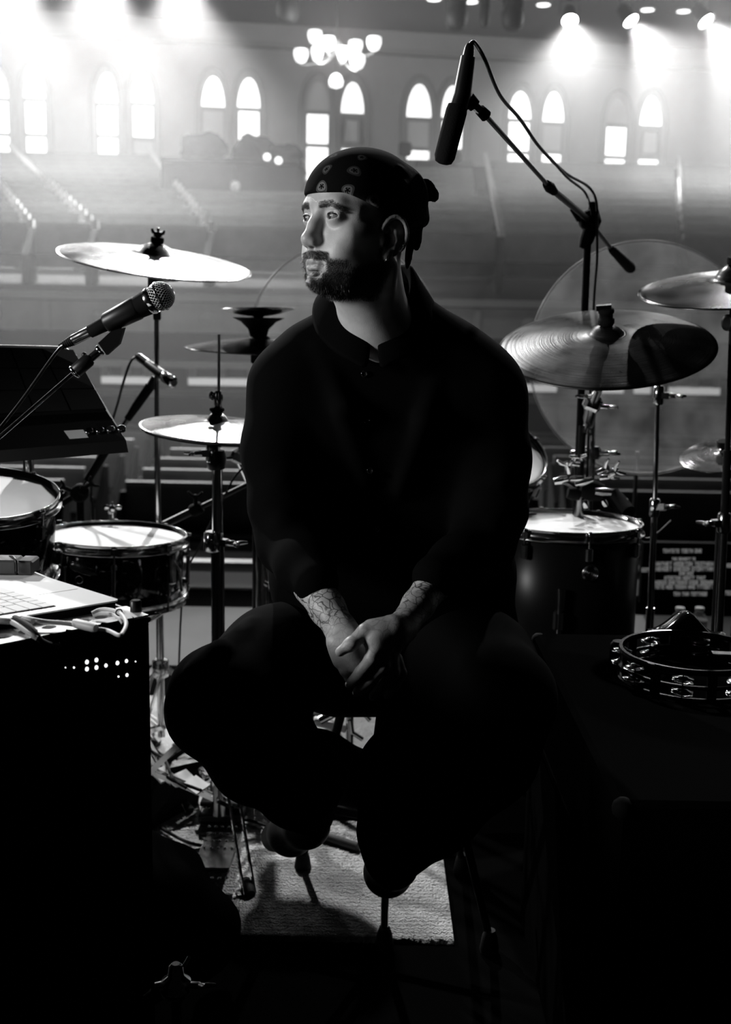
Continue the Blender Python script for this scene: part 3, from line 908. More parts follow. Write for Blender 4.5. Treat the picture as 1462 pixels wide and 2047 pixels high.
mb = MB().lathe([(.02, -.02), (.026, -.015), (.026, .015), (.02, .02)], j, (0, -1, 0), 16)
mb.lathe([(.012, 0), (.014, .03)], j, (.5, -.6, .3), 12)
wing(mb, j + Vector((.02, -.02, .02)), (1, -.3, .6)); wing(mb, j + Vector((-.02, -.02, .01)), (-1, -.3, .5))
mb.build('swivel', M['matte'], ms)
MB().cyl(j, at(110, 1015, Ym), .009, 10).build('counterweight', M['matte'], ms)
MB().cyl((j.x, Ym, .1), j, .011, 12).build('pole', M['matte'], ms)
tripod(ms, (j.x, Ym, 0), M['matte'], .16, .30, double=False)
tag(MB().tube(spline([p0 + Vector((0, 0, 0)), at(262, 722, Ym), at(248, 760, Ym), at(228, 830, Ym + .04), at(190, 930, Ym + .05), at(182, 1000, Ym + .05), at(186, 1035, Ym + .05), (at(186, 1035, Ym + .05).x, Ym + .05, .02)]), .0035, 8).build('microphone_cable', M['black']), 'thin black cable looping down from the small microphone', 'cable')

# boom arm crossing behind the hi-hat
Yb = 3.1
ba = thing('crossing_boom_stand', (at(520, 950, Yb).x, Yb, 0), 'thin black boom arm slanting up behind the hi-hat stand', 'microphone stand')
pA, pB = at(326, 1050, Yb), at(512, 960, Yb)
MB().cyl(pA, pB, .007, 10).build('boom', M['black'], ba)
MB().cyl(pA, pA.lerp(pB, .3), .011, 10).build('counterweight', M['black'], ba)
mb = MB().lathe([(.014, -.018), (.018, -.012), (.018, .012), (.014, .018)], pA.lerp(pB, .36), pB - pA, 12)
wing(mb, pA.lerp(pB, .36) + Vector((0, -.01, .015)), (0, -.2, 1))
mb.build('clamp', M['matte'], ba)
MB().cyl((pB.x, Yb, .05), pB + Vector((0, 0, .03)), .01, 10).build('pole', M['black'], ba)
tripod(ba, (pB.x, Yb, 0), M['matte'], .16, .3, double=False)
mc = thing('cymbal_arm_clamp', at(478, 920, 2.95), 'chrome multi-clamp peeking out beside the man\'s sleeve', 'drum hardware')
q = at(480, 915, 2.95)
mb = MB().box(q, (.05, .03, .035), Matrix.Rotation(R(25), 3, 'Y'), bev=.008)
mb.cyl(q + Vector((0, 0, -.01)), at(497, 960, 2.95), .011, 10)
wing(mb, q + Vector((-.02, -.01, .0)), (-1, -.3, 0)); wing(mb, q + Vector((.0, -.01, .015)), (.2, -.3, 1))
mb.cyl(q + Vector((.01, 0, .0)), at(520, 900, 2.95), .009, 10)
mb.build('clamp_body', M['chrome'], mc)
MB().cyl(at(520, 880, 2.95), (at(520, 880, 2.95).x, 2.95, .02), .01, 10).build('post', M['chrome'], mc)
tag(MB().tube(spline([at(486, 935, 2.9), at(468, 955, 2.9), at(450, 990, 2.9), at(400, 1090, 2.95), at(365, 1190, 3), (at(350, 1250, 3).x, 3, .02)]), .003, 6).build('thin_cable', M['black']), 'thin dark cable dropping diagonally behind the hi-hat stand', 'cable')

# ---------------------------------------------------------- vocal microphone
Yv = 2.02
VM = thing('vocal_microphone', at(240, 640, Yv), 'handheld vocal microphone with a silver mesh ball grille on a boom', 'microphone')
tip, tail = at(321, 592, Yv), at(178, 664, Yv + .02)
ax = (tip - tail).normalized()
m = mat('mic_grille', .75, .4, .6)
nt = m.node_tree; b_ = nt.nodes['Principled BSDF']
# woven mesh grille: real wires
def wires(c0, axis, r0, mb):
    Mg = frame(axis)
    for k in range(40):      # slanted wires one way and the other
        for sgn in (-1, 1):
            pts = []
            for i in range(11):
                th_ = .28 + (PI * .62) * i / 10
                ph = 2 * PI * k / 26 + sgn * (i / 10) * 1.4
                pts.append(c0 + Mg @ Vector((r0 * math.sin(th_) * math.cos(ph), r0 * math.sin(th_) * math.sin(ph), r0 * math.cos(th_) * .98)))
            mb.tube(pts, .0006, 4, cap=False)
    for i in range(1, 5):
        th_ = .08 * i
        mb.torus(c0 + Mg @ Vector((0, 0, r0 * math.cos(th_))), axis, r0 * math.sin(th_), .0005, 20, 4)
    return mb
MB().ball(tip, .0235, 24).build('foam', M['matte'], VM)
gr = wires(tip, ax, .0252, MB()).build('grille', m, VM)
MB().torus(tip + ax * .001, ax, .0256, .0017, 40, 8).build('grille_band', M['dchrome'], VM)
MB().lathe([(.0235, -.0005), (.0245, -.006), (.0225, -.011)], tip - ax * .014, ax, 32).build('collar', M['chrome'], VM)
L = (tip - tail).length
MB().lathe([(.0085, 0), (.0115, .002), (.0128, .03), (.0150, .06), (.0185, L - .060), (.0215, L - .030), (.0225, L - .022)], tail, ax, 28).build('handle', M['matte'], VM)
MB().lathe([(.0094, -.034), (.0098, -.03), (.0098, -.018), (.0102, -.016), (.0102, .001)], tail, ax, 20).build('connector', M['dchrome'], VM)
mb = MB()
for i in range(7):
    mb.lathe([(.0052 + i * .0006, -.062 + i * .004), (.0062 + i * .0006, -.0605 + i * .004), (.0052 + i * .0006, -.0585 + i * .004)], tail, ax, 14)
mb.build('strain_relief', M['rubber'], VM)
# clip and boom
BS = thing('vocal_boom_stand', at(0, 874, 1.95), 'thin chrome boom arm rising from the left edge to the vocal microphone', 'microphone stand')
cpt = tail.lerp(tip, .47)
dn = at(212, 690, Yv) - at(240, 650, Yv)
mb = MB().lathe([(.0165, -.034), (.0185, -.03), (.0215, .03), (.0195, .034)], cpt, ax, 20)
mb.box(cpt + (dn.normalized()) * .022, (.016, .016, .02), frame(ax))
mb.build('clip', M['black'], BS)
k0, k1, k2, k3 = at(243, 655, Yv), at(232, 690, Yv), at(205, 708, Yv), at(196, 700, Yv)
MB().prism([at(222, 662, Yv - .008), at(248, 655, Yv - .008), at(238, 688, Yv - .008), at(213, 710, Yv - .008), at(196, 686, Yv - .008)], (0, .016, 0)).build('pivot', M['matte'], BS)
j0 = at(204, 697, Yv); j1 = at(150, 743, Yv - .01); j2 = at(-30, 899, Yv - .08)
MB().cyl(j0.lerp(j1, .05), j0.lerp(j1, .45), .0075, 14).build('adapter', M['dchrome'], BS)
MB().lathe([(.009, -.002), (.0105, 0), (.0105, .003), (.009, .005)], j0.lerp(j1, .06), j1 - j0, 16).build('ring', M['chrome'], BS)
MB().tube([j0.lerp(j1, .42), j0.lerp(j1, .5), j0.lerp(j1, .95), j1], [.010, .0125, .0125, .010], 14).build('grip', M['black'], BS)
MB().lathe([(.0105, -.002), (.013, 0), (.013, .003), (.009, .005)], j1, j1 - j0, 16).build('ring', M['chrome'], BS)
mb = MB().cyl(at(172, 714, Yv), at(169, 710, Yv), .003, 8); mb.ball(at(169, 710, Yv), .0055, 10); mb.build('screw', M['black'], BS)
MB().cyl(j1, j2, .0036, 10).build('boom', M['chrome'], BS)
tag(MB().tube(spline([tail - ax * .055, at(118, 698, Yv), at(95, 728, Yv - .02), at(40, 805, Yv - .05), at(-20, 880, Yv - .1), at(-60, 930, Yv - .1)]), .0028, 8).build('vocal_microphone_cable', M['black']), 'black cable running down-left from the vocal microphone', 'cable')

# ---------------------------------------------------------- sampling pad
Yp = 2.30
PD = thing('sampling_pad', at(90, 905, Yp), 'black sampling pad box tilted up on a stand, pale sticker on its panel', 'drum machine')
P3 = lambda px, py, Y: at(px, py, Y)
# tilted box: top edge far, bottom edge near
tl, tr = at(-110, 690, Yp + .16), at(150, 699, Yp + .16)
br, bl_ = at(252, 880, Yp - .05), at(-60, 905, Yp - .05)
nrm = (tr - br).cross(tl - tr).normalized()
if nrm.y > 0: nrm = -nrm
trc = [at(-110, 690, Yp + .16), at(128, 695, Yp + .16), at(152, 712, Yp + .15), br, bl_]
MB().prism(trc, -nrm * .035).build('case', M['black'], PD)
def onpad(u, v, h=.001):   # u 0..1 left-right, v 0..1 top-bottom
    a_ = tl.lerp(tr, u); b2 = bl_.lerp(br, u)
    return a_.lerp(b2, v) + nrm * h
padm = mat('pad_rubber', .012, .55, spec=.4)
for i in range(4):
    for j_ in range(3):
        u0_, u1_ = .02 + i * .243, .02 + i * .243 + .23
        v0_, v1_ = .03 + j_ * .225, .03 + j_ * .225 + .21
        MB().prism([onpad(u0_, v0_), onpad(u1_, v0_), onpad(u1_, v1_), onpad(u0_, v1_)], nrm * .006).build('pad', padm, PD)
pl = MB().prism([onpad(.0, .72), onpad(.97, .72), onpad(.985, .80), onpad(.0, .81)], nrm * .004).build('panel_strip', M['dchrome'], PD)
MB().prism([onpad(.64, .875, .002), onpad(.765, .875, .002), onpad(.775, .955, .002), onpad(.655, .955, .002)], nrm * .001).build('sticker', M['white'], PD)
rim_ = MB().tube([tl, at(128, 695, Yp + .16), at(152, 712, Yp + .15)], .0035, 8).build('edge_highlight', M['alu'], PD)  # aluminium tube added as the highlight along the pad's top edge
for k in range(4):
    MB().lathe([(.009, 0), (.009, .006), (.007, .007)], onpad(.83 + .0 * k, .90, .001) + (br - bl_).normalized() * (k * .022 - .01), nrm, 12).build('knob', M['dchrome'], PD)
ps = thing('sampling_pad_stand', (at(55, 960, Yp).x, Yp + .05, 0), 'chrome post under the sampling pad at the left edge', 'drum stand')
x_ = at(57, 930, 2.68).x
MB().cyl((x_, 2.68, .1), (x_, 2.68, at(55, 890, Yp).z + .02), .013, 14).build('pole', M['chrome'], ps)
MB().cyl((x_, 2.68, at(55, 890, Yp).z + .01), (x_ + .02, Yp + .02, at(55, 890, Yp).z + .02), .012, 12).build('mount_arm', M['dchrome'], ps)
tripod(ps, (x_, 2.68, 0), M['dchrome'], .28, .26, ang0=60)

# ---------------------------------------------------------- rack case with laptop
Zr = .872
A_, B_ = onz(0, 1292, Zr), onz(297, 1233, Zr)          # front top edge, left and right
ed = (B_ - A_).normalized(); bk = Vector((-ed.y, ed.x, 0))
Lf = A_ - ed * .35
case = thing('rack_case', (B_.x - .2, B_.y + .1, 0), 'tall black equipment rack in the near left corner, laptop on top', 'equipment rack')
FT = [Lf, B_, B_ + bk * .42, Lf + bk * .42]
MB().prism([(p.x, p.y, 0) for p in FT], (0, 0, Zr - .002)).build('body', M['cloth'], case)
MB().tube([B_ + Vector((0, 0, -.004)), B_ + bk * .42 + Vector((0, 0, -.004))], .004, 8).build('edge_strip', M['black'], case)
# patch plate along the front edge with holes (cut as a grid of pieces)
pw = .058
plate = MB()
holes = [(.03, 0), (.105, 0), (.145, 0), (.222, 0), (.255, 0)]
Lt = (B_ - A_).length
def hole_piece(u0_, u1_, uc, r_):
    n = 24
    ring = [(uc + r_ * math.cos(2 * PI * k / n), pw / 2 + r_ * .85 * math.sin(2 * PI * k / n)) for k in range(n)]
    def outp(k):
        q = 2 * PI * k / n; cx, sy_ = math.cos(q), math.sin(q)
        du, dv = (u1_ - uc) if cx > 0 else (uc - u0_), pw / 2
        t_ = min(du / abs(cx) if abs(cx) > 1e-6 else 9, dv / abs(sy_) if abs(sy_) > 1e-6 else 9)
        return (uc + cx * t_, pw / 2 + sy_ * t_)
    out = [outp(k) for k in range(n)]
    w3 = lambda u_, v_, z_: A_ + ed * u_ + bk * v_ + Vector((0, 0, z_))
    vs = [w3(u_, v_, .003) for (u_, v_) in ring] + [w3(u_, v_, .003) for (u_, v_) in out] + [w3(u_, v_, -.006) for (u_, v_) in ring]
    fs = [(k, (k + 1) % n, n + (k + 1) % n, n + k) for k in range(n)] + [(k, 2 * n + k, 2 * n + (k + 1) % n, (k + 1) % n) for k in range(n)]
    plate.add(vs, fs, False)
px0 = -.30
cells = [-.30, -.22, -.14, -.06, .0] + [Lt * q_ for q_ in (.16, .32, .44, .56, .68, .80, .90)]
cen = [-.26, -.18, -.10, -.025, .034, .09, .14, .18, .23, .29]
for k in range(len(cells) - 1):
    hole_piece(cells[k], cells[k + 1], (cells[k] + cells[k + 1]) / 2, min(.0155, (cells[k + 1] - cells[k]) * .38))
plate.prism([A_ + ed * (Lt * .9) + Vector((0, 0, .0)), B_, B_ + bk * pw, A_ + ed * (Lt * .9) + bk * pw], (0, 0, .003))
plate.build('patch_plate', M['alu'], case)
q = onz(272, 1226, Zr)
mb = MB().lathe([(.008, 0), (.008, .014), (.006, .016)], q + Vector((0, 0, .003)), (0, 0, 1), 14); mb.build('plate_screw', M['black'], case)
# pin lights on the front face
front_n = -bk
def onfront(px, py):
    d = ray(px, py); n_ = front_n
    k = (A_ - CAM).dot(n_) / d.dot(n_)
    return CAM + d * k
for (px, py, r_) in [(171, 1322, .0034), (190, 1318, .0034), (171, 1336, .0034), (190, 1333, .0034), (209, 1329, .003), (232, 1324, .0033), (250, 1320, .0030), (128, 1333, .0011), (145, 1333, .0016), (234, 1351, .0016), (251, 1348, .0028), (268, 1321, .0012)]:
    p = onfront(px, py) + front_n * .0035
    r_ *= .8
    MB().lathe([(r_, 0), (r_ * .9, .0012), (0, .0014)], p, front_n, 10, 1.2).build('indicator', M['ind'], case)
# cases' front panel frames (rack ears)
for (z0_, z1_) in ((.70, .84), (.52, .68), (.34, .50)):
    MB().prism([(p.x, p.y, z0_) for p in (Lf + ed * .02, B_ - ed * .015)] + [(p.x, p.y, z1_) for p in (B_ - ed * .015, Lf + ed * .02)], front_n * .003).build('panel', M['cloth'], case)

# laptop: base only in view; keys run parallel to its long edge
Zl = Zr + .017
lc = onz(241, 1199, Zl)                      # near right corner
le = onz(60, 1143, Zl)                       # along the front lip
ls = onz(0, 1238, Zl)                        # along the short side
lu = (le - lc).normalized(); lv = (ls - lc).normalized(); print('LAPANG', math.degrees(math.acos(lu.dot(lv))))
LW, LD = .31, .218
lap = thing('laptop', lc + lu * .15 + lv * .1 - Vector((0, 0, .016)), 'open silver laptop on the rack, its keyboard deck lit white', 'laptop')
lp = lambda u_, v_, z_=0: lc + lu * u_ + lv * v_ + Vector((0, 0, z_))
rc = .009
def rrect(u0_, v0_, u1_, v1_, r_, z_, n=4):
    out = []
    for (cu, cv, q0_) in ((u1_ - r_, v1_ - r_, 0), (u0_ + r_, v1_ - r_, 90), (u0_ + r_, v0_ + r_, 180), (u1_ - r_, v0_ + r_, 270)):
        for i in range(n + 1):
            q = R(q0_ + 90 * i / n)
            out.append(lp(cu + r_ * math.cos(q), cv + r_ * math.sin(q), z_))
    return out
MB().prism(rrect(0, 0, LW, LD, rc, -.002), (0, 0, .002)).build('deck', M['alu'], lap)
MB().prism(rrect(.002, .002, LW - .002, LD - .002, rc, -.014), (0, 0, .0110)).build('shaded_bottom', M['matte'], lap)  # silver base coloured black: the shade on its side put into colour
MB().prism(rrect(.017, .083, LW - .017, .193, .003, 0), (0, 0, .0006)).build('keyboard_well', M['matte'], lap)
MB().prism(rrect(.09, .006, .22, .075, .004, 0), (0, 0, .0004)).build('trackpad', M['alu'], lap)
rows = [(.084, [.017] * 3 + [.020] + [.10] + [.020] + [.0165] * 4)] 
vrow = .0845
import itertools
patt = [[1.1, 1, 1, 1, 1.25, 5.2, 1.25, 1, 1, 1], [2.35] + [1] * 10 + [2.35], [1.85] + [1] * 11 + [1.85], [1.6] + [1] * 12 + [1.1], [1] * 13 + [1.7], [1] * 14]
for ri, row in enumerate(patt):
    tot = sum(row); wk = (LW - .036) / tot; hk = .0178
    u_ = .018
    for k in row:
        MB().prism([lp(u_ + .0009, vrow + .0009, .0006), lp(u_ + k * wk - .0009, vrow + .0009, .0006), lp(u_ + k * wk - .0009, vrow + hk - .0009, .0006), lp(u_ + .0009, vrow + hk - .0009, .0006)], (0, 0, .0014)).build('key', M['key'], lap)
        u_ += k * wk
    vrow += hk
scr0 = lp(.004, LD + .002, 0)
MB().prism([lp(.004, LD - .002, 0), lp(LW - .004, LD - .002, 0), lp(LW - .004, LD + .17, .075), lp(.004, LD + .17, .075)], (lv * .006)).build('screen', M['alu'], lap)
for (uu_, vv_) in ((.02, .02), (LW - .02, .02), (.02, LD - .02), (LW - .02, LD - .02)):
    MB().lathe([(.006, -.017), (.006, -.0135)], lp(uu_, vv_), (0, 0, 1), 10).build('foot', M['rubber'], lap)
# boxy dongle at the back of the laptop
bx = thing('wireless_receiver', onz(30, 1142, Zl), 'small dark boxes with a cord on the far corner of the laptop', 'receiver')
for (x0, x1, y0, y1) in ((-20, 32, 1120, 1148), (33, 64, 1116, 1144)):
    Yd = onz(20, 1151, Zl).y
    a1, b1 = at(x0, y1, Yd), at(x1, y0, Yd)
    MB().box(((a1.x + b1.x) / 2, Yd + .02, Zl + .001 + (b1.z - a1.z) / 2), (b1.x - a1.x, .04, b1.z - a1.z), bev=.003).build('box', mat('dark_grey_box', .06, .5), bx)
MB().tube(spline([at(33, 1142, Yd - .003), at(32, 1122, Yd - .003), at(28, 1114, Yd + .01), at(20, 1112, Yd + .03)]), .002, 8).build('cord', M['black'], bx)
# cables on the patch plate
def cable(pts, r_, m, label, name='patch_cable', group='cables on the rack top', plugs=()):
    t = thing(name, pts[0], label, 'cable', group)
    MB().tube(spline(pts), r_, 10).build('cord', m, t)
    for (a1, b1, r2) in plugs:
        MB().tube([a1, a1.lerp(b1, .1), a1.lerp(b1, .9), b1], [r2 * .8, r2, r2, r2 * .8], 12).build('plug', m, t)
    return t
cable([onz(48, 1236, Zr + .018), onz(62, 1238, Zr + .016), onz(90, 1243, Zr + .014), onz(130, 1246, Zr + .012), onz(150, 1249, Zr + .01)], .0032, M['greycable'], 'pale grey cable with a thick white plug under the laptop edge', plugs=[(onz(46, 1236, Zr + .018), onz(66, 1242, Zr + .017), .0050)])
cable([onz(148, 1248, Zr + .012), onz(185, 1256, Zr + .010), onz(215, 1260, Zr + .009), onz(238, 1270, Zr + .012), onz(246, 1264, Zr + .014), onz(252, 1250, Zr + .017), onz(250, 1238, Zr + .02), onz(240, 1226, Zr + .022), onz(220, 1219, Zr + .022), onz(200, 1219, Zr + .02), onz(184, 1226, Zr + .016)], .0026, M['greycable'], 'pale cable bent in a tied loop near the rack corner', plugs=[(onz(148, 1245, Zr + .012), onz(192, 1256, Zr + .012), .0062)])
cable([onz(186, 1228, Zr + .010), onz(205, 1226, Zr + .012), onz(225, 1228, Zr + .013), onz(240, 1238, Zr + .012), onz(246, 1246, Zr + .008)], .0026, M['greycable'], 'pale inner strand inside the tied cable loop')
MB().torus(onz(238, 1224, Zr + .022), onz(244, 1228, Zr + .022) - onz(236, 1222, Zr + .022), .0042, .001, 16, 6).build('cable_tie', M['black'], bpy.data.objects['patch_cable.001'])
cable([onz(-20, 1240, Zr + .014), onz(12, 1240, Zr + .014), onz(35, 1250, Zr + .012), onz(62, 1268, Zr + .008), onz(75, 1276, Zr + .004)], .0034, M['greycable'], 'pale cable with a white plug at the left frame edge', plugs=[(onz(-10, 1240, Zr + .016), onz(22, 1242, Zr + .014), .0045)])
cable([onz(28, 1237, Zr + .014), onz(45, 1243, Zr + .016), onz(60, 1254, Zr + .014), onz(72, 1268, Zr + .008), onz(84, 1282, Zr - .002), onz(105, 1290, Zr - .01), onz(118, 1290, Zr - .012)], .004, M['rubber'], 'black cable draped over the rack edge between the pale ones', plugs=[(onz(28, 1236, Zr + .014), onz(42, 1242, Zr + .015), .005)])

# black soft bag slumped at the foot of the rack
def noise_blob(c, r3, name, m, amp=.08, seed=0, n=28, flat=None):
    mb = MB().ball((0, 0, 0), 1, n)
    vs = []
    for v in mb.v:
        v = Vector(v)
        k = 1 + amp * (math.sin(4 * v.x + seed) + math.sin(5 * v.y + 2 * v.z + seed * 2) + .6 * math.sin(9 * v.x - 7 * v.z + seed))
        z = c[2] + v.z * r3[2] * k
        if flat is not None: z = max(z, flat)
        vs.append((c[0] + v.x * r3[0] * k, c[1] + v.y * r3[1] * k, z))
    mb.v = vs
    return mb.build(name, m)
pbag = onz(330, 1890, 0)
tag(noise_blob((pbag.x - .09, pbag.y + .02, .02), (.25, .16, .20), 'gig_bag', M['cloth'], .05, 1.3, n=72, flat=.0), 'black soft bag slumped on the floor at the foot of the rack', 'bag')
# low stand with a chrome swivel, close to the camera
Yk = 1.5
q = at(352, 1968, Yk)
ks = thing('low_stand', (q.x, Yk, 0), 'short black stand with a glinting chrome swivel at the bottom edge', 'stand')
MB().cyl((q.x, Yk, .02), (q.x, Yk, q.z + .02), .008, 14).build('pole', M['gloss'], ks)
MB().lathe([(.008, -.018), (.022, -.014), (.024, -.004), (.02, .0), (.022, .006), (.012, .014), (.01, .03), (.006, .034)], q, (0, 0, 1), 22).build('swivel', M['chrome'], ks)
mb = MB(); wing(mb, q + Vector((.02, 0, .0)), (1, -.4, .2), .9); wing(mb, q + Vector((-.02, 0, .0)), (-1, -.5, 0), .9)
mb.tube([q + Vector((.012, 0, .03)), q + Vector((.02, 0, .045))], .003, 8)
mb.build('wing_bolt', M['dchrome'], ks)
MB().lathe([(.11, 0), (.11, .006), (.1, .012), (.01, .02)], (q.x, Yk, .0), (0, 0, 1), 28).build('base', M['matte'], ks)

# pedals and clutter on the rug
pd = onz(462, 1606, .05)
pk = thing('kick_pedal', (pd.x, pd.y, 0), 'black pedal with a dotted metal footboard beside the man\'s shin', 'pedal')
MB().box((pd.x - .02, pd.y + .05, .03), (.11, .20, .02), bev=.004).build('base_plate', M['black'], pk)
fbp = MB().box((pd.x - .02, pd.y + .05, .06), (.10, .22, .012), Matrix.Rotation(R(-7), 3, 'X'), bev=.003).build('footboard', M['matte'], pk)
for i in range(8):
    for j_ in range(9):
        if 2 < i < 5 and j_ < 9: continue
        y = -.09 + j_ * .021
        MB().lathe([(.0045, 0), (.0035, .003), (0, .0035)], (pd.x - .062 + i * .012, pd.y + .05 + y, .0675 - y * math.tan(R(-7)) * 1), (0, 0, 1), 6).build('grip_stud', M['chrome'], fbp)
mb = MB().cyl((pd.x - .07, pd.y + .17, .03), (pd.x - .07, pd.y + .17, .26), .009, 10)
mb.cyl((pd.x + .03, pd.y + .17, .03), (pd.x + .03, pd.y + .17, .26), .009, 10)
mb.cyl((pd.x - .08, pd.y + .17, .24), (pd.x + .05, pd.y + .17, .24), .008, 10)
mb.build('frame', M['dchrome'], pk)
MB().tube([(pd.x - .02, pd.y + .17, .24), (pd.x - .03, pd.y + .14, .36)], .004, 8).build('beater_rod', M['chrome'], pk)
MB().lathe([(.018, -.02), (.024, -.016), (.024, .016), (.018, .02)], (pd.x - .03, pd.y + .14, .37), (0, 1, 0), 16).build('beater', M['felt'], pk)
# a flat black road box lid on its side, left of the pedal
bb = thing('pedal_board', onz(320, 1600, .04), 'black slanted board with taped papers on the rug behind the rack', 'board')
c1, c2, c3, c4 = onz(292, 1545, .13), onz(408, 1520, .13), onz(396, 1590, .03), onz(292, 1650, .03)
MB().prism([c1, c2, c3, c4], (0, 0, -.025)).build('board', M['matte'], bb)
for (ax0, ay0, ax1, ay1) in [(300, 1545, 330, 1533), (345, 1552, 372, 1540), (365, 1570, 392, 1552)]:
    p0_ = onz(ax0, ay0, .14); p1_ = onz(ax1, ay1, .14)
    d_ = (p1_ - p0_).normalized(); s_ = Vector((-d_.y, d_.x, 0))
    MB().prism([p0_, p1_, p1_ - s_ * .04 - Vector((0, 0, .018)), p0_ - s_ * .04 - Vector((0, 0, .018))], (0, 0, .004)).build('paper', M['white'], bb)
mb = MB()
for (px, py, Yy) in [(404, 1543, 2.72), (410, 1552, 2.7), (340, 1560, 2.75), (352, 1565, 2.72)]:
    p = onz(px, py, .12)
    mb = MB().lathe([(.008, -.01), (.012, -.006), (.012, .006), (.008, .01)], p, (.3, -.2, 1), 12)
    mb.build('clasp', M['chrome'], bb)
for k, pts in enumerate([[(290, 1535), (318, 1542), (345, 1560), (380, 1572), (402, 1580)], [(300, 1500), (330, 1520), (345, 1555), (372, 1575)], [(420, 1600), (440, 1630), (500, 1640), (545, 1655)], [(290, 1620), (330, 1660), (400, 1690), (470, 1680)]]):
    tag(MB().tube(spline([onz(a_, b_2, .018 + .13 * (k < 2)) for (a_, b_2) in pts]), .004, 8).build('floor_cable', M['rubber']), ['black cable bowed across the slanted board', 'black cable hanging down over the board papers', 'black cable on the rug right of the dotted pedal', 'black cable on the rug below the slanted board'][k], 'cable')
tag(MB().tube([onz(620, 1663, .02), onz(716, 1693, .02)], .011, 10).build('floor_tube', mat('grey_tube', .06, .6, spec=.1)), 'grey metal tube lying on the rug behind his legs', 'tube')

# ================================================================== RIGHT SIDE
# ride
Yr = 2.60
pr = at(1212, 650, Yr)
RIDEM = cym_mat('ride_bronze', .15, .33, 1.6, .20)
CRB = cym_mat('right_crash_bronze', .16, .24, 1.0, .3)
axr = Vector((-.10, -.30, 1)); axr = Vector((-.115, -.34, 1))
RD = cymbal(pr, axr, .248, 'large dark ride cymbal tilted towards the camera beside his shoulder', m=RIDEM, name='ride_cymbal', bh=.02, drop=.032, bell=.15, topper=False)
RS = thing('ride_boom_stand', (at(1184, 1000, Yr + .45).x, Yr + .45, 0), 'chrome boom stand holding the large ride cymbal', 'cymbal stand')
a = axr.normalized()
MB().lathe([(.017, 0), (.019, .003), (.019, .012), (.0155, .014), (.0155, .026), (.018, .028), (.018, .036), (.012, .038)], pr + a * .002, a, 20).build('felt', M['felt'], RS)
MB().box(pr + a * .042 + Vector((-.006, 0, 0)), (.034, .01, .012), frame(a)).build('wing_nut', M['black'], RS)
q0, q1, q2 = pr - a * .02, at(1197, 775, Yr + .12), at(1185, 806, Yr + .22)
MB().cyl(q0, q1, .006, 12).build('tilter_rod', M['dchrome'], RS)
mb = MB().box(q2, (.045, .03, .04), Matrix.Rotation(R(20), 3, 'Y'), bev=.008)
mb.cyl(q1, q2, .012, 12)
wing(mb, q2 + Vector((-.01, -.02, .012)), (-.5, -1, .3), 1.2); wing(mb, q2 + Vector((.02, 0, -.008)), (1, -.2, 0), 1.1)
mb.build('tilter', M['chrome'], RS)
q3 = at(1180, 850, Yr + .3); q4 = at(1184, 905, Yr + .45)
MB().tube([q2, at(1178, 835, Yr + .26), q3], [.014, .016, .010], 12).build('neck', M['dchrome'], RS)
MB().cyl(q2, q4, .008, 12).build('upper_tube', M['dchrome'], RS)
MB().cyl(at(1175, 850, Yr + .3), at(1153, 915, Yr + .5), .006, 10).build('boom_tail', M['chrome'], RS)
mb = MB().box(q4, (.05, .035, .035), bev=.009)
wing(mb, q4 + Vector((-.02, -.02, .0)), (-.6, -1, .3), 1.3); wing(mb, q4 + Vector((.02, -.01, 0)), (1, -.4, .1), 1.3)
mb.build('swivel', M['chrome'], RS)
MB().cyl((q4.x, q4.y, .3), q4, .0105, 12).build('middle_tube', M['dchrome'], RS)
MB().cyl((q4.x, q4.y, .06), (q4.x, q4.y, .5), .014, 12).build('lower_tube', M['dchrome'], RS)
tripod(RS, (q4.x, q4.y, 0), M['matte'], .3, .24, ang0=30)
# hardware cluster at (1100-1230, 930-1000)
hc = thing('tom_mount', at(1160, 965, 2.85), 'cluster of chrome clamps and wing bolts above the floor tom', 'drum hardware')
def blob(px0, py0, px1, py1, r_, Y=2.83, name='clamp_arm', m=None):
    MB().tube([at(px0, py0, Y), at((px0 + px1) / 2, (py0 + py1) / 2, Y), at(px1, py1, Y)], [r_ * .85, r_ * 1.1, r_ * .85], 12).build(name, m or M['chrome'], hc)
blob(1108, 963, 1135, 957, .010); blob(1140, 958, 1168, 956, .008); blob(1150, 968, 1185, 958, .009)
blob(1135, 985, 1160, 990, .016, m=M['matte']); blob(1160, 975, 1205, 985, .026, 2.9, m=M['matte'])
blob(1190, 982, 1222, 984, .010, m=M['dchrome']); blob(1207, 1000, 1212, 1012, .007); blob(1170, 1000, 1172, 1015, .008)
blob(1200, 985, 1250, 1012, .022, 3.0, m=M['matte'])
for (px, py, dx) in [(1138, 945, (-.3, -.5, 1)), (1157, 928, (-1, -.6, .2)), (1165, 918, (-.5, -1, .4)), (1194, 945, (1, -.3, .6)), (1200, 955, (1, -.4, .2)), (1212, 948, (1, -.3, .5))]:
    mb = MB(); wing(mb, at(px, py, 2.8), dx, 1.15); mb.build('wing_bolt', M['chrome'], hc)
MB().cyl((at(1160, 975, 2.93).x, 2.93, .03), at(1160, 970, 2.93), .013, 12).build('post', M['dchrome'], hc)
MB().cyl(at(1125, 960, 2.86), at(1160, 975, 2.93), .009, 10).build('clamp_arm', M['dchrome'], hc)
MB().box(at(1087, 953, 2.95), (.02, .01, .006), bev=.002).build('clamp_arm', M['chrome'], hc)
# rack tom behind his arm
c = at(972, 897, 3.05)
drum('rack_tom', c, (.25, -.55, 1), .165, .2, 'rack tom mostly hidden behind the man\'s arm, chrome hoop showing', 6, ang0=30)
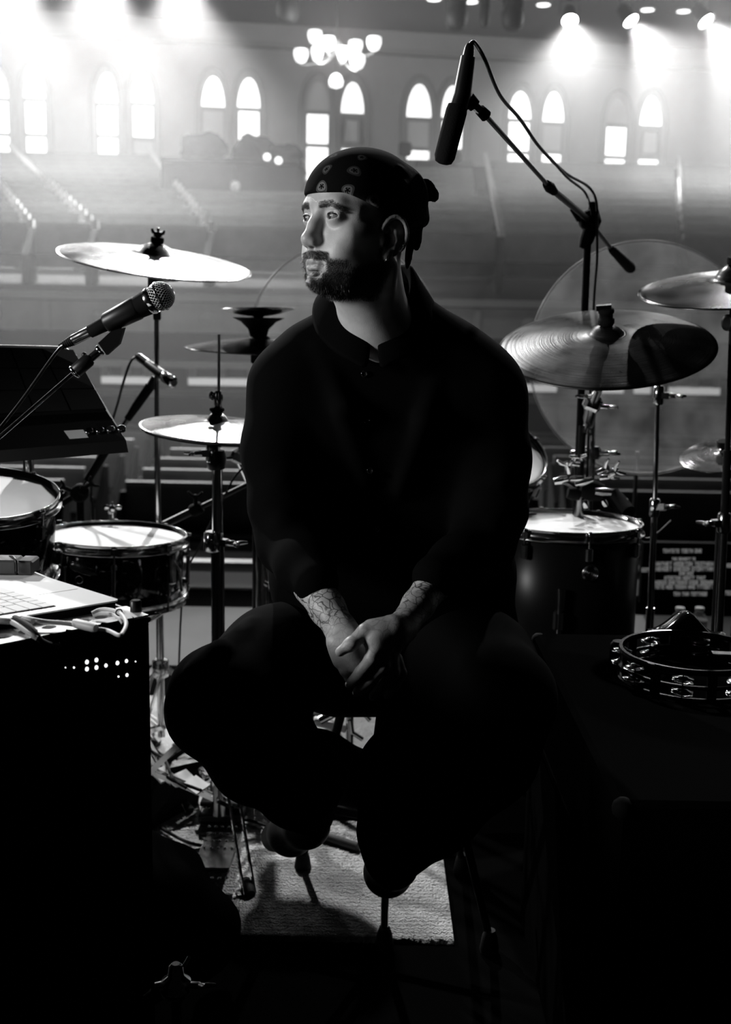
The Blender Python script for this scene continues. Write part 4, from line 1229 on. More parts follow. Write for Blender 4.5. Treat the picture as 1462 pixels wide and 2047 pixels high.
# floor tom
c = at(1128, 1045, 2.78)
ftm, c, a, Mx = drum('floor_tom', c, (.0, .03, 1), .187, .40, 'black floor tom with a white head crossed by shadows, right of the man', 8, ang0=8, shell=M['satin'])
for k in range(3):
    q = R(-100 + 120 * k); d = Vector((math.cos(q), math.sin(q), 0))
    MB().tube([c + d * .205 + Vector((0, 0, -.12)), c + d * .205 + Vector((0, 0, -.42)), (c + d * .24).xy.to_3d() + Vector((0, 0, .03))], .006, 8).build('leg', M['chrome'], ftm)
    MB().box(c + d * .195 + Vector((0, 0, -.2)), (.03, .03, .05), Matrix.Rotation(q, 3, 'Z'), bev=.006).build('leg_bracket', M['black'], ftm)
q = c + Vector((.035, -.187, -.085))
bd = MB()
for r_ in (.005, .0095, .0145, .019):
    bd.torus(q + Vector((0, -.002, 0)), (.18, -1, 0), r_, .0009, 28, 6)
bd.lathe([(.0205, 0), (.0205, .0015), (0, .002)], q + Vector((0, .0015, 0)), (.18, -1, 0), 28)
bd.build('badge', M['dchrome'], ftm)
# kick drum behind the man
ck = at(810, 1240, 3.15)
kd, ck, a, Mx = drum('kick_drum', ck, (.05, -1, .02), .26, .40, 'black bass drum on its side hidden behind the seated man', 10, head=M['gloss'], ang0=18)
for sg in (-1, 1):
    MB().tube([ck + Vector((sg * .2, .1, -.18)), ck + Vector((sg * .3, -.05, -ck.z + .03))], .008, 8).build('spur', M['chrome'], kd)
for (px, py) in [(527, 1140)]:
    q = at(px, py, 3.0)
    t = thing('hoop_clamp', q, 'chrome claw and hoop catching light beside his elbow', 'drum hardware')
    mb = MB().tube([at(519, 1100, 3.0), at(518, 1120, 3.0), at(519, 1152, 3.0)], [.002, .004, .005], 8)
    mb.tube([at(523, 1112, 3.0), at(528, 1150, 3.0)], .010, 10)
    mb.build('claw', M['chrome'], t)
    pts = [at(540 + 24 * math.cos(q_), 1130 + 40 * math.sin(q_), 3.02) for q_ in [R(100 + 16 * i) for i in range(10)]]
    MB().tube(pts, .007, 8).build('hoop', M['chrome'], t)
    MB().cyl(at(525, 1150, 3.02), (at(525, 1150, 3.02).x, 3.02, .01), .008, 8).build('post', M['dchrome'], t)
# chrome bits glimpsed between his legs
gl = thing('bass_drum_pedal', (at(700, 1430, 2.85).x, 2.85, 0), 'chrome pedal frame glimpsed under his hands', 'pedal')
for (x0, y0, x1, y1, r_) in [(712, 1410, 740, 1440, .006), (640, 1440, 670, 1425, .012), (672, 1445, 690, 1420, .006), (700, 1440, 703, 1465, .008), (705, 1465, 725, 1478, .006), (690, 1405, 705, 1425, .010)]:
    MB().tube([at(x0, y0, 2.8), at(x1, y1, 2.8)], r_, 10).build('frame_bar', M['chrome'], gl)
MB().box(at(660, 1448, 2.84), (.09, .03, .02), Matrix.Rotation(R(12), 3, 'Y'), bev=.004).build('heel_plate', M['alu'], gl)
MB().cyl((at(700, 1430, 2.85).x, 2.85, .0), at(700, 1430, 2.85), .01, 10).build('post', M['dchrome'], gl)
MB().box((at(700, 1430, 2.85).x, 2.82, .012), (.2, .3, .02), bev=.004).build('base_plate', M['matte'], gl)

# right crash cut by the frame edge
pc2 = at(1470, 528, 2.6)
ax2 = Vector((-.13, -.20, 1))
cymbal(pc2, ax2, .215, 'bright crash cymbal cut by the right edge of the picture', name='crash_cymbal', bh=.03, drop=.024, bell=.2, m=CRB)
s2 = thing('edge_cymbal_stand', (at(1440, 1280, 2.6).x, 2.6, 0), 'black cymbal stand along the right edge, slanting slightly', 'cymbal stand')
pt_, pm_, pb_ = at(1466, 590, 2.6), at(1455, 900, 2.6), at(1436, 1290, 2.6)
MB().cyl(pm_, pt_, .0065, 12).build('upper_tube', M['matte'], s2)
MB().cyl(pb_, at(1448, 1045, 2.6), .010, 12).build('lower_tube', M['dchrome'], s2)
MB().cyl(at(1448, 1060, 2.6), pm_, .0095, 12).build('middle_tube', M['matte'], s2)
MB().cyl(at(1428, 1290, 2.64), at(1440, 1045, 2.64), .009, 12).build('brace', M['matte'], s2)
clamp('clamp', at(1448, 1045, 2.6), (0, 0, 1), (-1, -.3, 0), M['dchrome'], s2, .014)
MB().lathe([(.012, -.005), (.019, -.004), (.019, .004), (.012, .005)], at(1457, 645, 2.58), (-1, -.5, .0), 18).build('knob', M['black'], s2)
MB().cyl(at(1457, 645, 2.58), at(1464, 645, 2.6), .005, 8).build('knob_stem', M['dchrome'], s2)
MB().cyl((pb_.x, 2.6, .02), pb_, .011, 12).build('lower_tube', M['dchrome'], s2)
tripod(s2, (pb_.x, 2.6, 0), M['dchrome'], .26, .3)
# slim chrome stand in front of the clear screen
s3 = thing('slim_cymbal_stand', (at(1303, 1200, 2.85).x, 2.85, 0), 'slim chrome stand rising in front of the round clear screen', 'cymbal stand')
MB().cyl(at(1309, 1015, 2.85), at(1318, 720, 2.85), .0065, 12).build('upper_tube', M['chrome'], s3)
MB().cyl(at(1301, 1215, 2.85), at(1309, 1010, 2.85), .0085, 12).build('middle_tube', M['chrome'], s3)
clamp('clamp', at(1317, 790, 2.85), (0, 0, 1), (1, -.5, 0), M['chrome'], s3, .012, 1.1)
clamp('clamp', at(1309, 1015, 2.85), (0, 0, 1), (1, -.6, .2), M['chrome'], s3, .012)
x_ = at(1301, 1215, 2.85)
MB().cyl((x_.x, 2.85, .03), x_, .011, 12).build('lower_tube', M['chrome'], s3)
tripod(s3, (x_.x, 2.85, 0), M['chrome'], .28, .28)
# splash cymbal
cymbal(at(1448, 893, 3.0), (-.22, -.22, 1), .12, 'small splash cymbal at the right edge below the ride', m=CYMD, name='splash_cymbal', bh=.012, drop=.012)
s4 = thing('splash_holder', at(1448, 900, 3.0), 'short arm under the small splash cymbal', 'drum hardware')
MB().tube([at(1448, 897, 3.0), at(1460, 925, 3.0), at(1490, 960, 3.0), (at(1490, 960, 3).x, 3, .02)], .006, 8).build('arm_rod', M['dchrome'], s4)
# curved black stick beyond the floor tom
gn = thing('gooseneck', at(1290, 1080, 2.95), 'short curved black gooseneck sticking out behind the floor tom', 'microphone')
MB().tube(spline([at(1262, 1055, 2.95), at(1290, 1078, 2.95), at(1315, 1068, 2.95), at(1344, 1042, 2.95)]), .0055, 10).build('neck', M['black'], gn)
MB().lathe([(.012, -.015), (.02, -.01), (.02, .01), (.012, .015)], at(1270, 1052, 2.95), (1, 0, .5), 14).build('mount', M['matte'], gn)
# black microphone standing behind the far rim of the floor tom
tmk = thing('tom_microphone', at(1240, 1015, 2.95), 'stubby black microphone clipped behind the floor tom rim', 'microphone')
MB().tube([at(1226, 985, 2.98), at(1240, 1005, 2.96), at(1258, 1025, 2.92)], [.017, .022, .02], 14).build('body', M['matte'], tmk)
MB().tube([at(1238, 997, 2.955), at(1256, 1000, 2.95)], .004, 8).build('clip', M['chrome'], tmk)

# overhead microphone on its boom
Yo = 2.75
OM = thing('overhead_microphone', at(915, 215, 2.0), 'long black microphone in a foam windscreen hanging above the man', 'microphone')
YO2 = 2.0
m0, m1, m2, m3 = at(940, 88, YO2), at(924, 190, YO2), at(910, 235, YO2), at(886, 328, YO2)
d = (m3 - m0).normalized()
MB().tube([m0, m0.lerp(m1, .08), m0.lerp(m1, .35), m1], [.006, .0085, .0105, .013], 16).build('connector', M['black'], OM)
MB().tube([m0.lerp(m1, .25), m1, m2], [.0125, .0155, .0165], 18).build('body', M['black'], OM)
MB().tube([m2 - d * .02, m2 - d * .01, m3 - d * .012, m3 - d * .003, m3], [.0165, .0185, .018, .0145, .008], 20).build('windscreen', M['felt'], OM)
OS = thing('overhead_boom_stand', (at(1165, 1200, Yo).x, Yo + .2, 0), 'tall black boom stand with its long arm raised over the man', 'microphone stand')
J = at(1178, 440, Yo + .2)
b0 = at(935, 197, YO2 + .01); b1 = at(972, 232, YO2 + .03); b2_ = at(1100, 375, 2.52)
MB().tube([m1 + d * .02, b0], [.014, .012], 12).build('mic_clip', M['matte'], OS)
MB().tube([b0, at(950, 212, YO2 + .015)], [.013, .011], 14).build('mic_clip', M['matte'], OS)
MB().tube([at(950, 212, YO2 + .015), at(960, 221, YO2 + .02)], .007, 12).build('adapter', M['chrome'], OS)
MB().tube([at(960, 220, YO2 + .02), b1], [.0095, .0105], 12).build('grip', M['matte'], OS)
MB().cyl(b1, b2_, .0045, 10).build('boom', M['black'], OS)
MB().tube([at(1093, 368, 2.49), b2_, at(1108, 383, 2.55)], [.009, .012, .009], 12).build('boom_clutch', M['matte'], OS)
MB().cyl(b2_, J, .0075, 10).build('boom_sleeve', M['black'], OS)
e0, e1 = at(1197, 472, 3.04), at(1262, 537, 3.4)
MB().cyl(J, e0.lerp(e1, .4), .0055, 10).build('boom', M['black'], OS)
MB().tube([e0.lerp(e1, .35), e0.lerp(e1, .4), e0.lerp(e1, .95), e1], [.008, .011, .0165, .014], 14).build('counterweight', M['matte'], OS)
mb = MB().lathe([(.022, -.018), (.026, -.012), (.026, .012), (.022, .018)], J, (0, -1, 0), 18)
mb.tube([J + Vector((.008, 0, .045)), J + Vector((.012, 0, 0)), J + Vector((-.004, 0, -.05)), J + Vector((-.012, 0, -.07))], [.009, .02, .018, .011], 12)
mb.tube([J + Vector((-.02, 0, .004)), J + Vector((-.045, 0, .03))], [.014, .008], 10)
mb.build('swivel', M['matte'], OS)
JX = at(1171, 560, Yo + .2)
MB().cyl((at(1160, 1000, Yo + .2).x, Yo + .2, .03), JX + Vector((0, 0, .1)), .0095, 14).build('pole', M['matte'], OS)
MB().cyl((at(1160, 1000, Yo + .2).x, Yo + .2, .03), at(1163, 850, Yo + .2), .0125, 14).build('lower_tube', M['black'], OS)
tripod(OS, (at(1160, 1000, Yo + .2).x, Yo + .2, 0), M['matte'], .2, .26, ang0=30, double=False)
tag(MB().tube(spline([m0, at(950, 86, YO2), at(970, 120, YO2), at(1000, 190, YO2 + .1), at(1040, 238, YO2 + .25), at(1080, 295, YO2 + .4), at(1130, 345, Yo - .1), at(1175, 372, Yo + .17), at(1192, 400, Yo + .18), at(1194, 450, Yo + .18), at(1194, 520, Yo + .2), at(1188, 600, Yo + .2), at(1180, 800, Yo + .2), at(1172, 1000, Yo + .22)]), .0034, 8).build('overhead_cable', M['black']), 'black cable arching from the overhead microphone down its stand', 'cable')
tag(MB().tube(spline([at(1100, 315, YO2 + .5), at(1135, 355, Yo - .08), at(1168, 382, Yo + .17), at(1180, 410, Yo + .17), at(1184, 432, Yo + .17)]), .003, 8).build('overhead_cable', M['black']), 'second strand of cable looping to the boom stand joint', 'cable')

# round clear screens
glass = bpy.data.materials.new('clear_acrylic'); glass.use_nodes = True
nt = glass.node_tree; nt.nodes.remove(nt.nodes['Principled BSDF'])
tr_ = nt.nodes.new('ShaderNodeBsdfTransparent'); tr_.inputs[0].default_value = (.93, .93, .93, 1)
df_ = nt.nodes.new('ShaderNodeBsdfTranslucent'); df_.inputs[0].default_value = (.9, .9, .9, 1)
gl_ = nt.nodes.new('ShaderNodeBsdfGlossy'); gl_.inputs['Roughness'].default_value = .1; gl_.inputs[0].default_value = (.8, .8, .8, 1)
m1_ = nt.nodes.new('ShaderNodeMixShader'); m2_ = nt.nodes.new('ShaderNodeMixShader')
nz = nt.nodes.new('ShaderNodeTexNoise'); nz.inputs['Scale'].default_value = 7; nz.inputs['Detail'].default_value = 6
tcn = nt.nodes.new('ShaderNodeTexCoord'); nt.links.new(tcn.outputs['Object'], nz.inputs['Vector'])
mr = nt.nodes.new('ShaderNodeMapRange'); mr.inputs[1].default_value = .35; mr.inputs[2].default_value = .7; mr.inputs[3].default_value = .015; mr.inputs[4].default_value = .06
nt.links.new(nz.outputs['Fac'], mr.inputs[0]); nt.links.new(mr.outputs[0], m1_.inputs[0])
nt.links.new(tr_.outputs[0], m1_.inputs[1]); nt.links.new(df_.outputs[0], m1_.inputs[2])
m2_.inputs[0].default_value = .02
nt.links.new(m1_.outputs[0], m2_.inputs[1]); nt.links.new(gl_.outputs[0], m2_.inputs[2])
nt.links.new(m2_.outputs[0], nt.nodes['Material Output'].inputs[0])
rimm = mat('acrylic_rim', .7, .3, alpha=.35)
def screen(cx, cy_, rpx, Y, label, aspect=1.0):
    p = at(cx, cy_, Y); r_ = rpx / FPX * Y
    t = thing('round_screen', (p.x, p.y, 0), label, 'acrylic screen', 'round clear screens behind the kit')
    MB().lathe([(0, -.002), (r_ * aspect, -.002), (r_ * aspect, .002), (0, .002)], p, (0, -1, .12), 72).build('disc', glass, t)
    MB().torus(p, (0, -1, .12), r_ * aspect, .0045, 96, 8).build('rim', rimm, t)
    MB().cyl((p.x, Y + .02, .01), (p.x, Y + .02, p.z - r_ * .82), .007, 8).build('post', M['dchrome'], t)
    MB().lathe([(.14, 0), (.14, .006), (.02, .012)], (p.x, Y + .02, 0), (0, 0, 1), 24).build('base', M['matte'], t)
screen(690, 678, 188, 3.75, 'round clear acrylic screen behind the man\'s neck and shoulder')
screen(1290, 716, 229, 3.6, 'round clear acrylic screen behind the ride cymbal')

# lettered board, bottles beyond
Yt = 4.9
pa, pb2 = at(1306, 1205, Yt), at(1500, 1088, Yt)
sb = thing('lettered_board', ((pa.x + pb2.x) / 2, Yt, 0), 'black board with centred lines of pale lettering beyond the stands', 'sign')
MB().box(((pa.x + pb2.x) / 2, Yt + .02, (pb2.z) / 2), (pb2.x - pa.x + .12, .04, pb2.z)).build('panel', M['matte'], sb)
def words(x0, x1, y, h, n):
    """one out-of-focus line of words: each word a row of block letters"""
    random.seed(int(x0 + y))
    a1 = at(x0, y, Yt); b1 = at(x1, y, Yt); hz_ = h / FPX * Yt
    tot = b1.x - a1.x; x = a1.x; mbt = MB()
    wpl = hz_ * .62
    k = 0; word = random.randint(3, 7)
    while x < b1.x - wpl * .5:
        zc = a1.z + (b1.z - a1.z) * (x - a1.x) / tot
        if k == word:
            x += wpl * .6; k = 0; word = random.randint(3, 8); continue
        for (dx, dz, sx, sz) in random.choice([[(-.35, 0, .2, 1), (.0, .4, .7, .2), (0, 0, .7, .2), (0, -.4, .7, .2)], [(-.35, 0, .2, 1), (.35, 0, .2, 1), (0, 0, .7, .2)], [(-.35, 0, .2, 1), (.35, 0, .2, 1), (0, .4, .7, .2), (0, -.4, .7, .2)], [(0, 0, .22, 1), (0, .4, .8, .2)]]):
            mbt.box((x + wpl * .5 + dx * wpl * .85, Yt - .003, zc + dz * hz_), (sx * wpl * .85, .004, sz * hz_))
        x += wpl; k += 1
    o = mbt.build('text_line', M['text'], sb)
    return o
for (x0, x1, y, h) in [(1325, 1402, 1101, 8), (1343, 1391, 1117, 6), (1311, 1432, 1127, 9), (1311, 1432, 1137, 9), (1358, 1386, 1146, 7), (1328, 1412, 1155, 8), (1309, 1430, 1164, 8), (1309, 1430, 1173, 8), (1346, 1414, 1187, 8), (1450, 1500, 1130, 8), (1449, 1500, 1185, 9), (1283, 1296, 1139, 8)]:
    words(x0, x1, y, h, 1)
for (px, l) in [(1357, 'left of the two clear bottles beyond the tambourine'), (1396, 'right of the two clear bottles beyond the tambourine')]:
    Yb_ = 4.4
    p = onz(px, 1263, .0); Yb_ = p.y
    t = thing('water_bottle', p, l, 'bottle', 'water bottles on the stage')
    h = (at(px, 1214, Yb_).z)
    MB().lathe([(.03, 0), (.033, .01), (.033, h * .55), (.03, h * .62), (.014, h * .85), (.013, h * .9)], p, (0, 0, 1), 20).build('bottle_body', mat('clear_plastic', .6, .2, alpha=.35), t)
    MB().lathe([(.018, h * .88), (.018, h), (.016, h)], p, (0, 0, 1), 16).build('cap', M['white'], t)
    MB().lathe([(.0335, h * .25), (.0335, h * .5)], p, (0, 0, 1), 20).build('label_band', mat('bottle_wrap', .5, .6, alpha=.7), t)

# ---------------------------------------------------------- case with the tambourine
Zt = .642
rc_ = thing('road_case', (.75, 1.95, 0), 'black road case in the lower right with the tambourine on top', 'case')
MB().box((.82, 1.83, Zt / 2), (.94, .80, Zt), Matrix.Rotation(R(0), 3, 'Z'), bev=.008).build('body', M['cloth'], rc_)
MB().box((.82, 1.83, Zt * .72), (.946, .806, .012)).build('lid_seam', M['cloth'], rc_)
for (x, y) in ((.36, 1.44), (1.28, 1.44), (.36, 2.22), (1.28, 2.22)):
    MB().ball((x, y, Zt - .014), .016, 12).build('corner', M['matte'], rc_)
MB().box((.82, 1.425, Zt * .72), (.07, .012, .08), bev=.003).build('latch', M['black'], rc_)
tc_ = onz(1386, 1340, Zt + .02)
tb_ = thing('tambourine', (tc_.x, tc_.y, Zt), 'black tambourine with two rows of silver jingles, lower right', 'tambourine')
# D-shaped frame, two decks
Rt = .127
tcx = tc_ + Vector((.0, .012, 0))
def dshape(n=56, rr_=Rt):
    out = []
    for k in range(n):
        q = 2 * PI * k / n
        r_ = rr_ * (1 + .03 * math.cos(2 * q - .5))
        out.append(Vector((r_ * math.cos(q), r_ * math.sin(q), 0)))
    return out
TH = .046
ring = dshape()
def deck(z0_, z1_, name):
    mb = MB(); n = len(ring)
    vs = []
    for p in ring:
        o_ = p * 1.0; i_ = p * .955
        for (v, z_) in ((o_, z0_), (o_ * 1.012, (z0_ + z1_) / 2), (o_, z1_), (i_, z1_), (i_, z0_)):
            vs.append(tcx.xy.to_3d() + v + Vector((0, 0, Zt + z_)))
    fs = [(5 * k + j_, 5 * ((k + 1) % n) + j_, 5 * ((k + 1) % n) + (j_ + 1) % 5, 5 * k + (j_ + 1) % 5) for k in range(n) for j_ in range(5)]
    mb.add(vs, fs, False)
    return mb.build(name, M['gloss'], tb_)
deck(TH, TH + .010, 'upper_frame'); deck(TH / 2 - .002, TH / 2 + .004, 'middle_frame'); deck(0.0, .005, 'lower_frame')
for k in range(16):
    q = 2 * PI * k / 16
    d_ = Vector((math.cos(q), math.sin(q), 0)); p = tcx.xy.to_3d() + d_ * Rt * .965 + Vector((0, 0, Zt))
    if k % 2 == 0:
        MB().box(p + Vector((0, 0, TH / 2)), (.008, .016, TH), Matrix.Rotation(q, 3, 'Z')).build('spacer', M['gloss'], tb_)
    else:
        MB().cyl(p + Vector((0, 0, .002)), p + Vector((0, 0, TH)), .0012, 6).build('pin', M['black'], tb_)
        for j_, zc in enumerate((.011, .017, .033, .040)):
            tl_ = Vector((random.uniform(-.15, .15), random.uniform(-.15, .15), 1 if j_ % 2 else -1))
            MB().lathe([(.0015, .003), (.007, .0028), (.010, .0006), (.0185, -.0008), (.0185, -.0014), (.010, 0), (.007, .0022), (.0015, .0024)], p + d_ * random.uniform(-.002, .004) + Vector((0, 0, zc)), tl_, 24).build('jingle', M['chrome'], tb_)
# glossy hand grip cuff standing inside
pc_ = onz(1372, 1300, Zt)
gp = thing('shaker', pc_, 'glossy black half-round shaker standing inside the tambourine', 'shaker')
pts = []
for i in range(13):
    q = R(180 * i / 12)
    pts.append(Vector((pc_.x + .062 * math.cos(q) * 1.0, pc_.y, Zt + .075 + .0 + .020 * math.sin(q))))
base_ = [Vector((pc_.x - .062, pc_.y, Zt)), Vector((pc_.x - .03, pc_.y - .03, Zt)), Vector((pc_.x + .03, pc_.y - .03, Zt))]
mb = MB()
prof = []
for i in range(17):
    t_ = i / 16
    x = -.075 + .15 * t_
    hgt = .05 * math.exp(-((x + .01) / .038) ** 2) + .035
    prof.append((x, hgt))
vs = []
for (x, h) in prof:
    for (yy, k) in ((-.03, 0), (-.032, .5), (-.026, .92), (-.012, 1.0), (.012, 1.0), (.026, .92), (.03, 0)):
        bow = -.02 * (1 - (x / .075) ** 2)
        vs.append((pc_.x + x, pc_.y + yy + bow, Zt + h * k))
fs = [(7 * i + j_, 7 * (i + 1) + j_, 7 * (i + 1) + (j_ + 1) % 7, 7 * i + (j_ + 1) % 7) for i in range(16) for j_ in range(7)]
fs += [tuple(range(6, -1, -1)), tuple(range(7 * 16, 7 * 16 + 7))]
mb.add(vs, fs, True); mb.build('body', M['gloss'], gp)
MB().box(onz(1447, 1306, Zt + .058), (.04, .018, .002), Matrix.Rotation(R(-6), 3, 'Z')).build('metal_tab', M['chrome'], tb_)
# small tambourine partner at its left: row of ridges
ck_ = onz(1236, 1322, Zt)
cs_ = thing('castanet_shaker', ck_, 'small black ridged rattle touching the tambourine\'s left end', 'rattle')
MB().lathe([(.012, 0), (.017, .004), (.017, .034), (.012, .040)], ck_, (0, 0, 1), 18).build('body', M['gloss'], cs_)
for k in range(6):
    MB().ball(ck_ + Vector((-.011 + .0015 * k, -.0135, .006 + k * .005)), .0016, 6).build('stud', M['chrome'], cs_)
# ================================================================== THE SEATED MAN
def nets(Sd, xs, ys, zs):
    """surface nets on a rectilinear grid"""
    ins = Sd < 0
    nx, ny, nz = ins.shape
    cnt = np.zeros((nx - 1, ny - 1, nz - 1), np.uint8)
    for dx in (0, 1):
        for dy in (0, 1):
            for dz in (0, 1):
                cnt += ins[dx:nx - 1 + dx, dy:ny - 1 + dy, dz:nz - 1 + dz]
    act = (cnt > 0) & (cnt < 8)
    ii, jj, kk = np.nonzero(act)
    n = len(ii)
    idx = np.full(act.shape, -1, np.int32); idx[ii, jj, kk] = np.arange(n)
    acc = np.zeros((n, 3)); num = np.zeros(n)
    C = [(a, b, c) for a in (0, 1) for b in (0, 1) for c in (0, 1)]
    for a in C:
        for ax_ in range(3):
            if a[ax_] == 1: continue
            b = list(a); b[ax_] = 1; b = tuple(b)
            va = Sd[ii + a[0], jj + a[1], kk + a[2]]; vb = Sd[ii + b[0], jj + b[1], kk + b[2]]
            m = (va < 0) != (vb < 0)
            t = np.where(m, va / np.where(m, va - vb, 1), 0)
            P = np.stack([xs[ii + a[0]], ys[jj + a[1]], zs[kk + a[2]]], -1)
            Qp = np.stack([xs[ii + b[0]], ys[jj + b[1]], zs[kk + b[2]]], -1)
            acc[m] += (P + (Qp - P) * t[:, None])[m]; num[m] += 1
    V = acc / num[:, None]
    F = []
    s = ins
    ex = np.nonzero(s[:-1, 1:-1, 1:-1] != s[1:, 1:-1, 1:-1]); i, j, k = ex[0], ex[1] + 1, ex[2] + 1
    q = np.stack([idx[i, j - 1, k - 1], idx[i, j, k - 1], idx[i, j, k], idx[i, j - 1, k]], -1); fl = s[i, j, k]
    q[~fl] = q[~fl][:, ::-1]; F.append(q)
    ex = np.nonzero(s[1:-1, :-1, 1:-1] != s[1:-1, 1:, 1:-1]); i, j, k = ex[0] + 1, ex[1], ex[2] + 1
    q = np.stack([idx[i - 1, j, k - 1], idx[i - 1, j, k], idx[i, j, k], idx[i, j, k - 1]], -1); fl = s[i, j, k]
    q[~fl] = q[~fl][:, ::-1]; F.append(q)
    ex = np.nonzero(s[1:-1, 1:-1, :-1] != s[1:-1, 1:-1, 1:]); i, j, k = ex[0] + 1, ex[1] + 1, ex[2]
    q = np.stack([idx[i - 1, j - 1, k], idx[i, j - 1, k], idx[i, j, k], idx[i - 1, j, k]], -1); fl = s[i, j, k]
    q[~fl] = q[~fl][:, ::-1]; F.append(q)
    return V, np.concatenate(F)

def np_mesh(name, V, F, m, parent=None, org=None, smooth=True, attr=None):
    me = bpy.data.meshes.new(name)
    if org is not None: V = V - np.array(org)
    me.vertices.add(len(V)); me.vertices.foreach_set('co', V.astype(np.float32).ravel())
    k = F.shape[1]
    me.loops.add(F.size); me.loops.foreach_set('vertex_index', F.astype(np.int32).ravel())
    me.polygons.add(len(F)); me.polygons.foreach_set('loop_start', np.arange(0, F.size, k, dtype=np.int32))
    me.polygons.foreach_set('use_smooth', np.full(len(F), smooth))
    if attr:
        for an, av in attr.items():
            at_ = me.attributes.new(an, 'FLOAT', 'POINT'); at_.data.foreach_set('value', av.astype(np.float32))
    me.update(calc_edges=True); me.validate()
    me.materials.append(m)
    o = bpy.data.objects.new(name, me); COL.objects.link(o)
    if parent: o.parent = parent
    return o

def relax(V, F, it=1, lam=.5):
    for _ in range(it):
        s = np.zeros_like(V); c = np.zeros(len(V))
        for a in range(4):
            for b in ((a + 1) % 4, (a + 3) % 4):
                np.add.at(s, F[:, a], V[F[:, b]]); np.add.at(c, F[:, a], 1)
        V = V + lam * (s / c[:, None] - V)
    return V

class Field:
    def __init__(s, xs, ys, zs, Fm=None, C=None):
        s.xs, s.ys, s.zs = xs, ys, zs
        s.S = np.full((len(xs), len(ys), len(zs)), .08, np.float32)
    def sl(s, lo, hi, pad):
        r_ = []
        for a, l, h in ((s.xs, lo[0], hi[0]), (s.ys, lo[1], hi[1]), (s.zs, lo[2], hi[2])):
            i0 = max(0, np.searchsorted(a, l - pad) - 1); i1 = min(len(a), np.searchsorted(a, h + pad) + 1)
            r_.append(slice(i0, i1))
        return tuple(r_)
    def grid(s, sl):
        return (s.xs[sl[0]][:, None, None].astype(np.float32), s.ys[sl[1]][None, :, None].astype(np.float32), s.zs[sl[2]][None, None, :].astype(np.float32))
    def comb(s, sl, d, k, mode='u'):
        A = s.S[sl]
        if A.size == 0: return
        if mode == 'u':
            h = np.clip(.5 + .5 * (A - d) / k, 0, 1); s.S[sl] = A * (1 - h) + d * h - k * h * (1 - h)
        elif mode == 's':
            d = -d; h = np.clip(.5 - .5 * (A - d) / k, 0, 1); s.S[sl] = A * (1 - h) + d * h + k * h * (1 - h)
        elif mode == 'i':
            h = np.clip(.5 - .5 * (A - d) / k, 0, 1); s.S[sl] = A * (1 - h) + d * h + k * h * (1 - h)
    def cone(s, a, b, ra, rb, k=.01, mode='u', sq=None):
        a, b = np.array(a, np.float32), np.array(b, np.float32)
        lo = np.minimum(a - ra, b - rb); hi = np.maximum(a + ra, b + rb)
        sl = s.sl(lo, hi, k * 1.5 + .012)
        X, Y, Z = s.grid(sl)
        ba = b - a; L2 = float(ba @ ba) + 1e-12
        px, py, pz = X - a[0], Y - a[1], Z - a[2]
        t = np.clip((px * ba[0] + py * ba[1] + pz * ba[2]) / L2, 0, 1)
        d = np.sqrt((px - t * ba[0]) ** 2 + (py - t * ba[1]) ** 2 + (pz - t * ba[2]) ** 2) - (ra + (rb - ra) * t)
        s.comb(sl, d, k, mode)
    def chain(s, pts, rs, k=.01, mode='u'):
        for i in range(len(pts) - 1): s.cone(pts[i], pts[i + 1], rs[i], rs[i + 1], k, mode)
    def ell(s, c, r, k=.01, mode='u', Rm=None):
        """Rm: 3x3 whose columns are the ellipsoid axes in world space"""
        c = np.array(c, np.float32); r = np.array(r, np.float32)
        ex = r if Rm is None else np.abs(np.array(Rm, np.float32)) @ r
        sl = s.sl(c - ex, c + ex, k * 1.5 + .012)
        X, Y, Z = s.grid(sl)
        px, py, pz = X - c[0], Y - c[1], Z - c[2]
        if Rm is not None:
            Q_ = np.array(Rm, np.float32)
            px, py, pz = (px * Q_[0, 0] + py * Q_[1, 0] + pz * Q_[2, 0]), (px * Q_[0, 1] + py * Q_[1, 1] + pz * Q_[2, 1]), (px * Q_[0, 2] + py * Q_[1, 2] + pz * Q_[2, 2])
        k0 = np.sqrt((px / r[0]) ** 2 + (py / r[1]) ** 2 + (pz / r[2]) ** 2)
        k1 = np.sqrt((px / r[0] ** 2) ** 2 + (py / r[1] ** 2) ** 2 + (pz / r[2] ** 2) ** 2) + 1e-6
        s.comb(sl, k0 * (k0 - 1) / k1, k, mode)
    def arcring(s, c, Rm, a, b, q0, q1, r_, k=.004, mode='u', n=14, depth=None):
        """tube along an elliptic arc; Rm columns: u, v, w"""
        Q_ = np.array(Rm)
        P = [np.array(c) + Q_ @ np.array([a * math.cos(t), b * math.sin(t), depth(t) if depth else 0]) for t in np.linspace(q0, q1, n)]
        rs = r_ if hasattr(r_, '__len__') else [r_] * n
        s.chain(P, rs, k, mode)

# head frame: F forward, Lh subject's left, U up
YAW = R(52)
Fv = Vector((-math.sin(YAW), -math.cos(YAW), 0.0)); Lv = Vector((math.cos(YAW), -math.sin(YAW), 0)); Uv = Vector((0, 0, 1))
tiltR = Matrix.Rotation(R(-2.0), 3, Lv)      # chin slightly lifted
Fv, Uv = tiltR @ Fv, tiltR @ Uv
HM = np.array([[Fv.x, Lv.x, Uv.x], [Fv.y, Lv.y, Uv.y], [Fv.z, Lv.z, Uv.z]])
HY = 1.84
eyew = at(668, 431, HY - .04)
HC = np.array(eyew) - HM @ np.array([.083, .032, .030])
H = lambda x, y, z: HC + HM @ np.array([x, y, z])

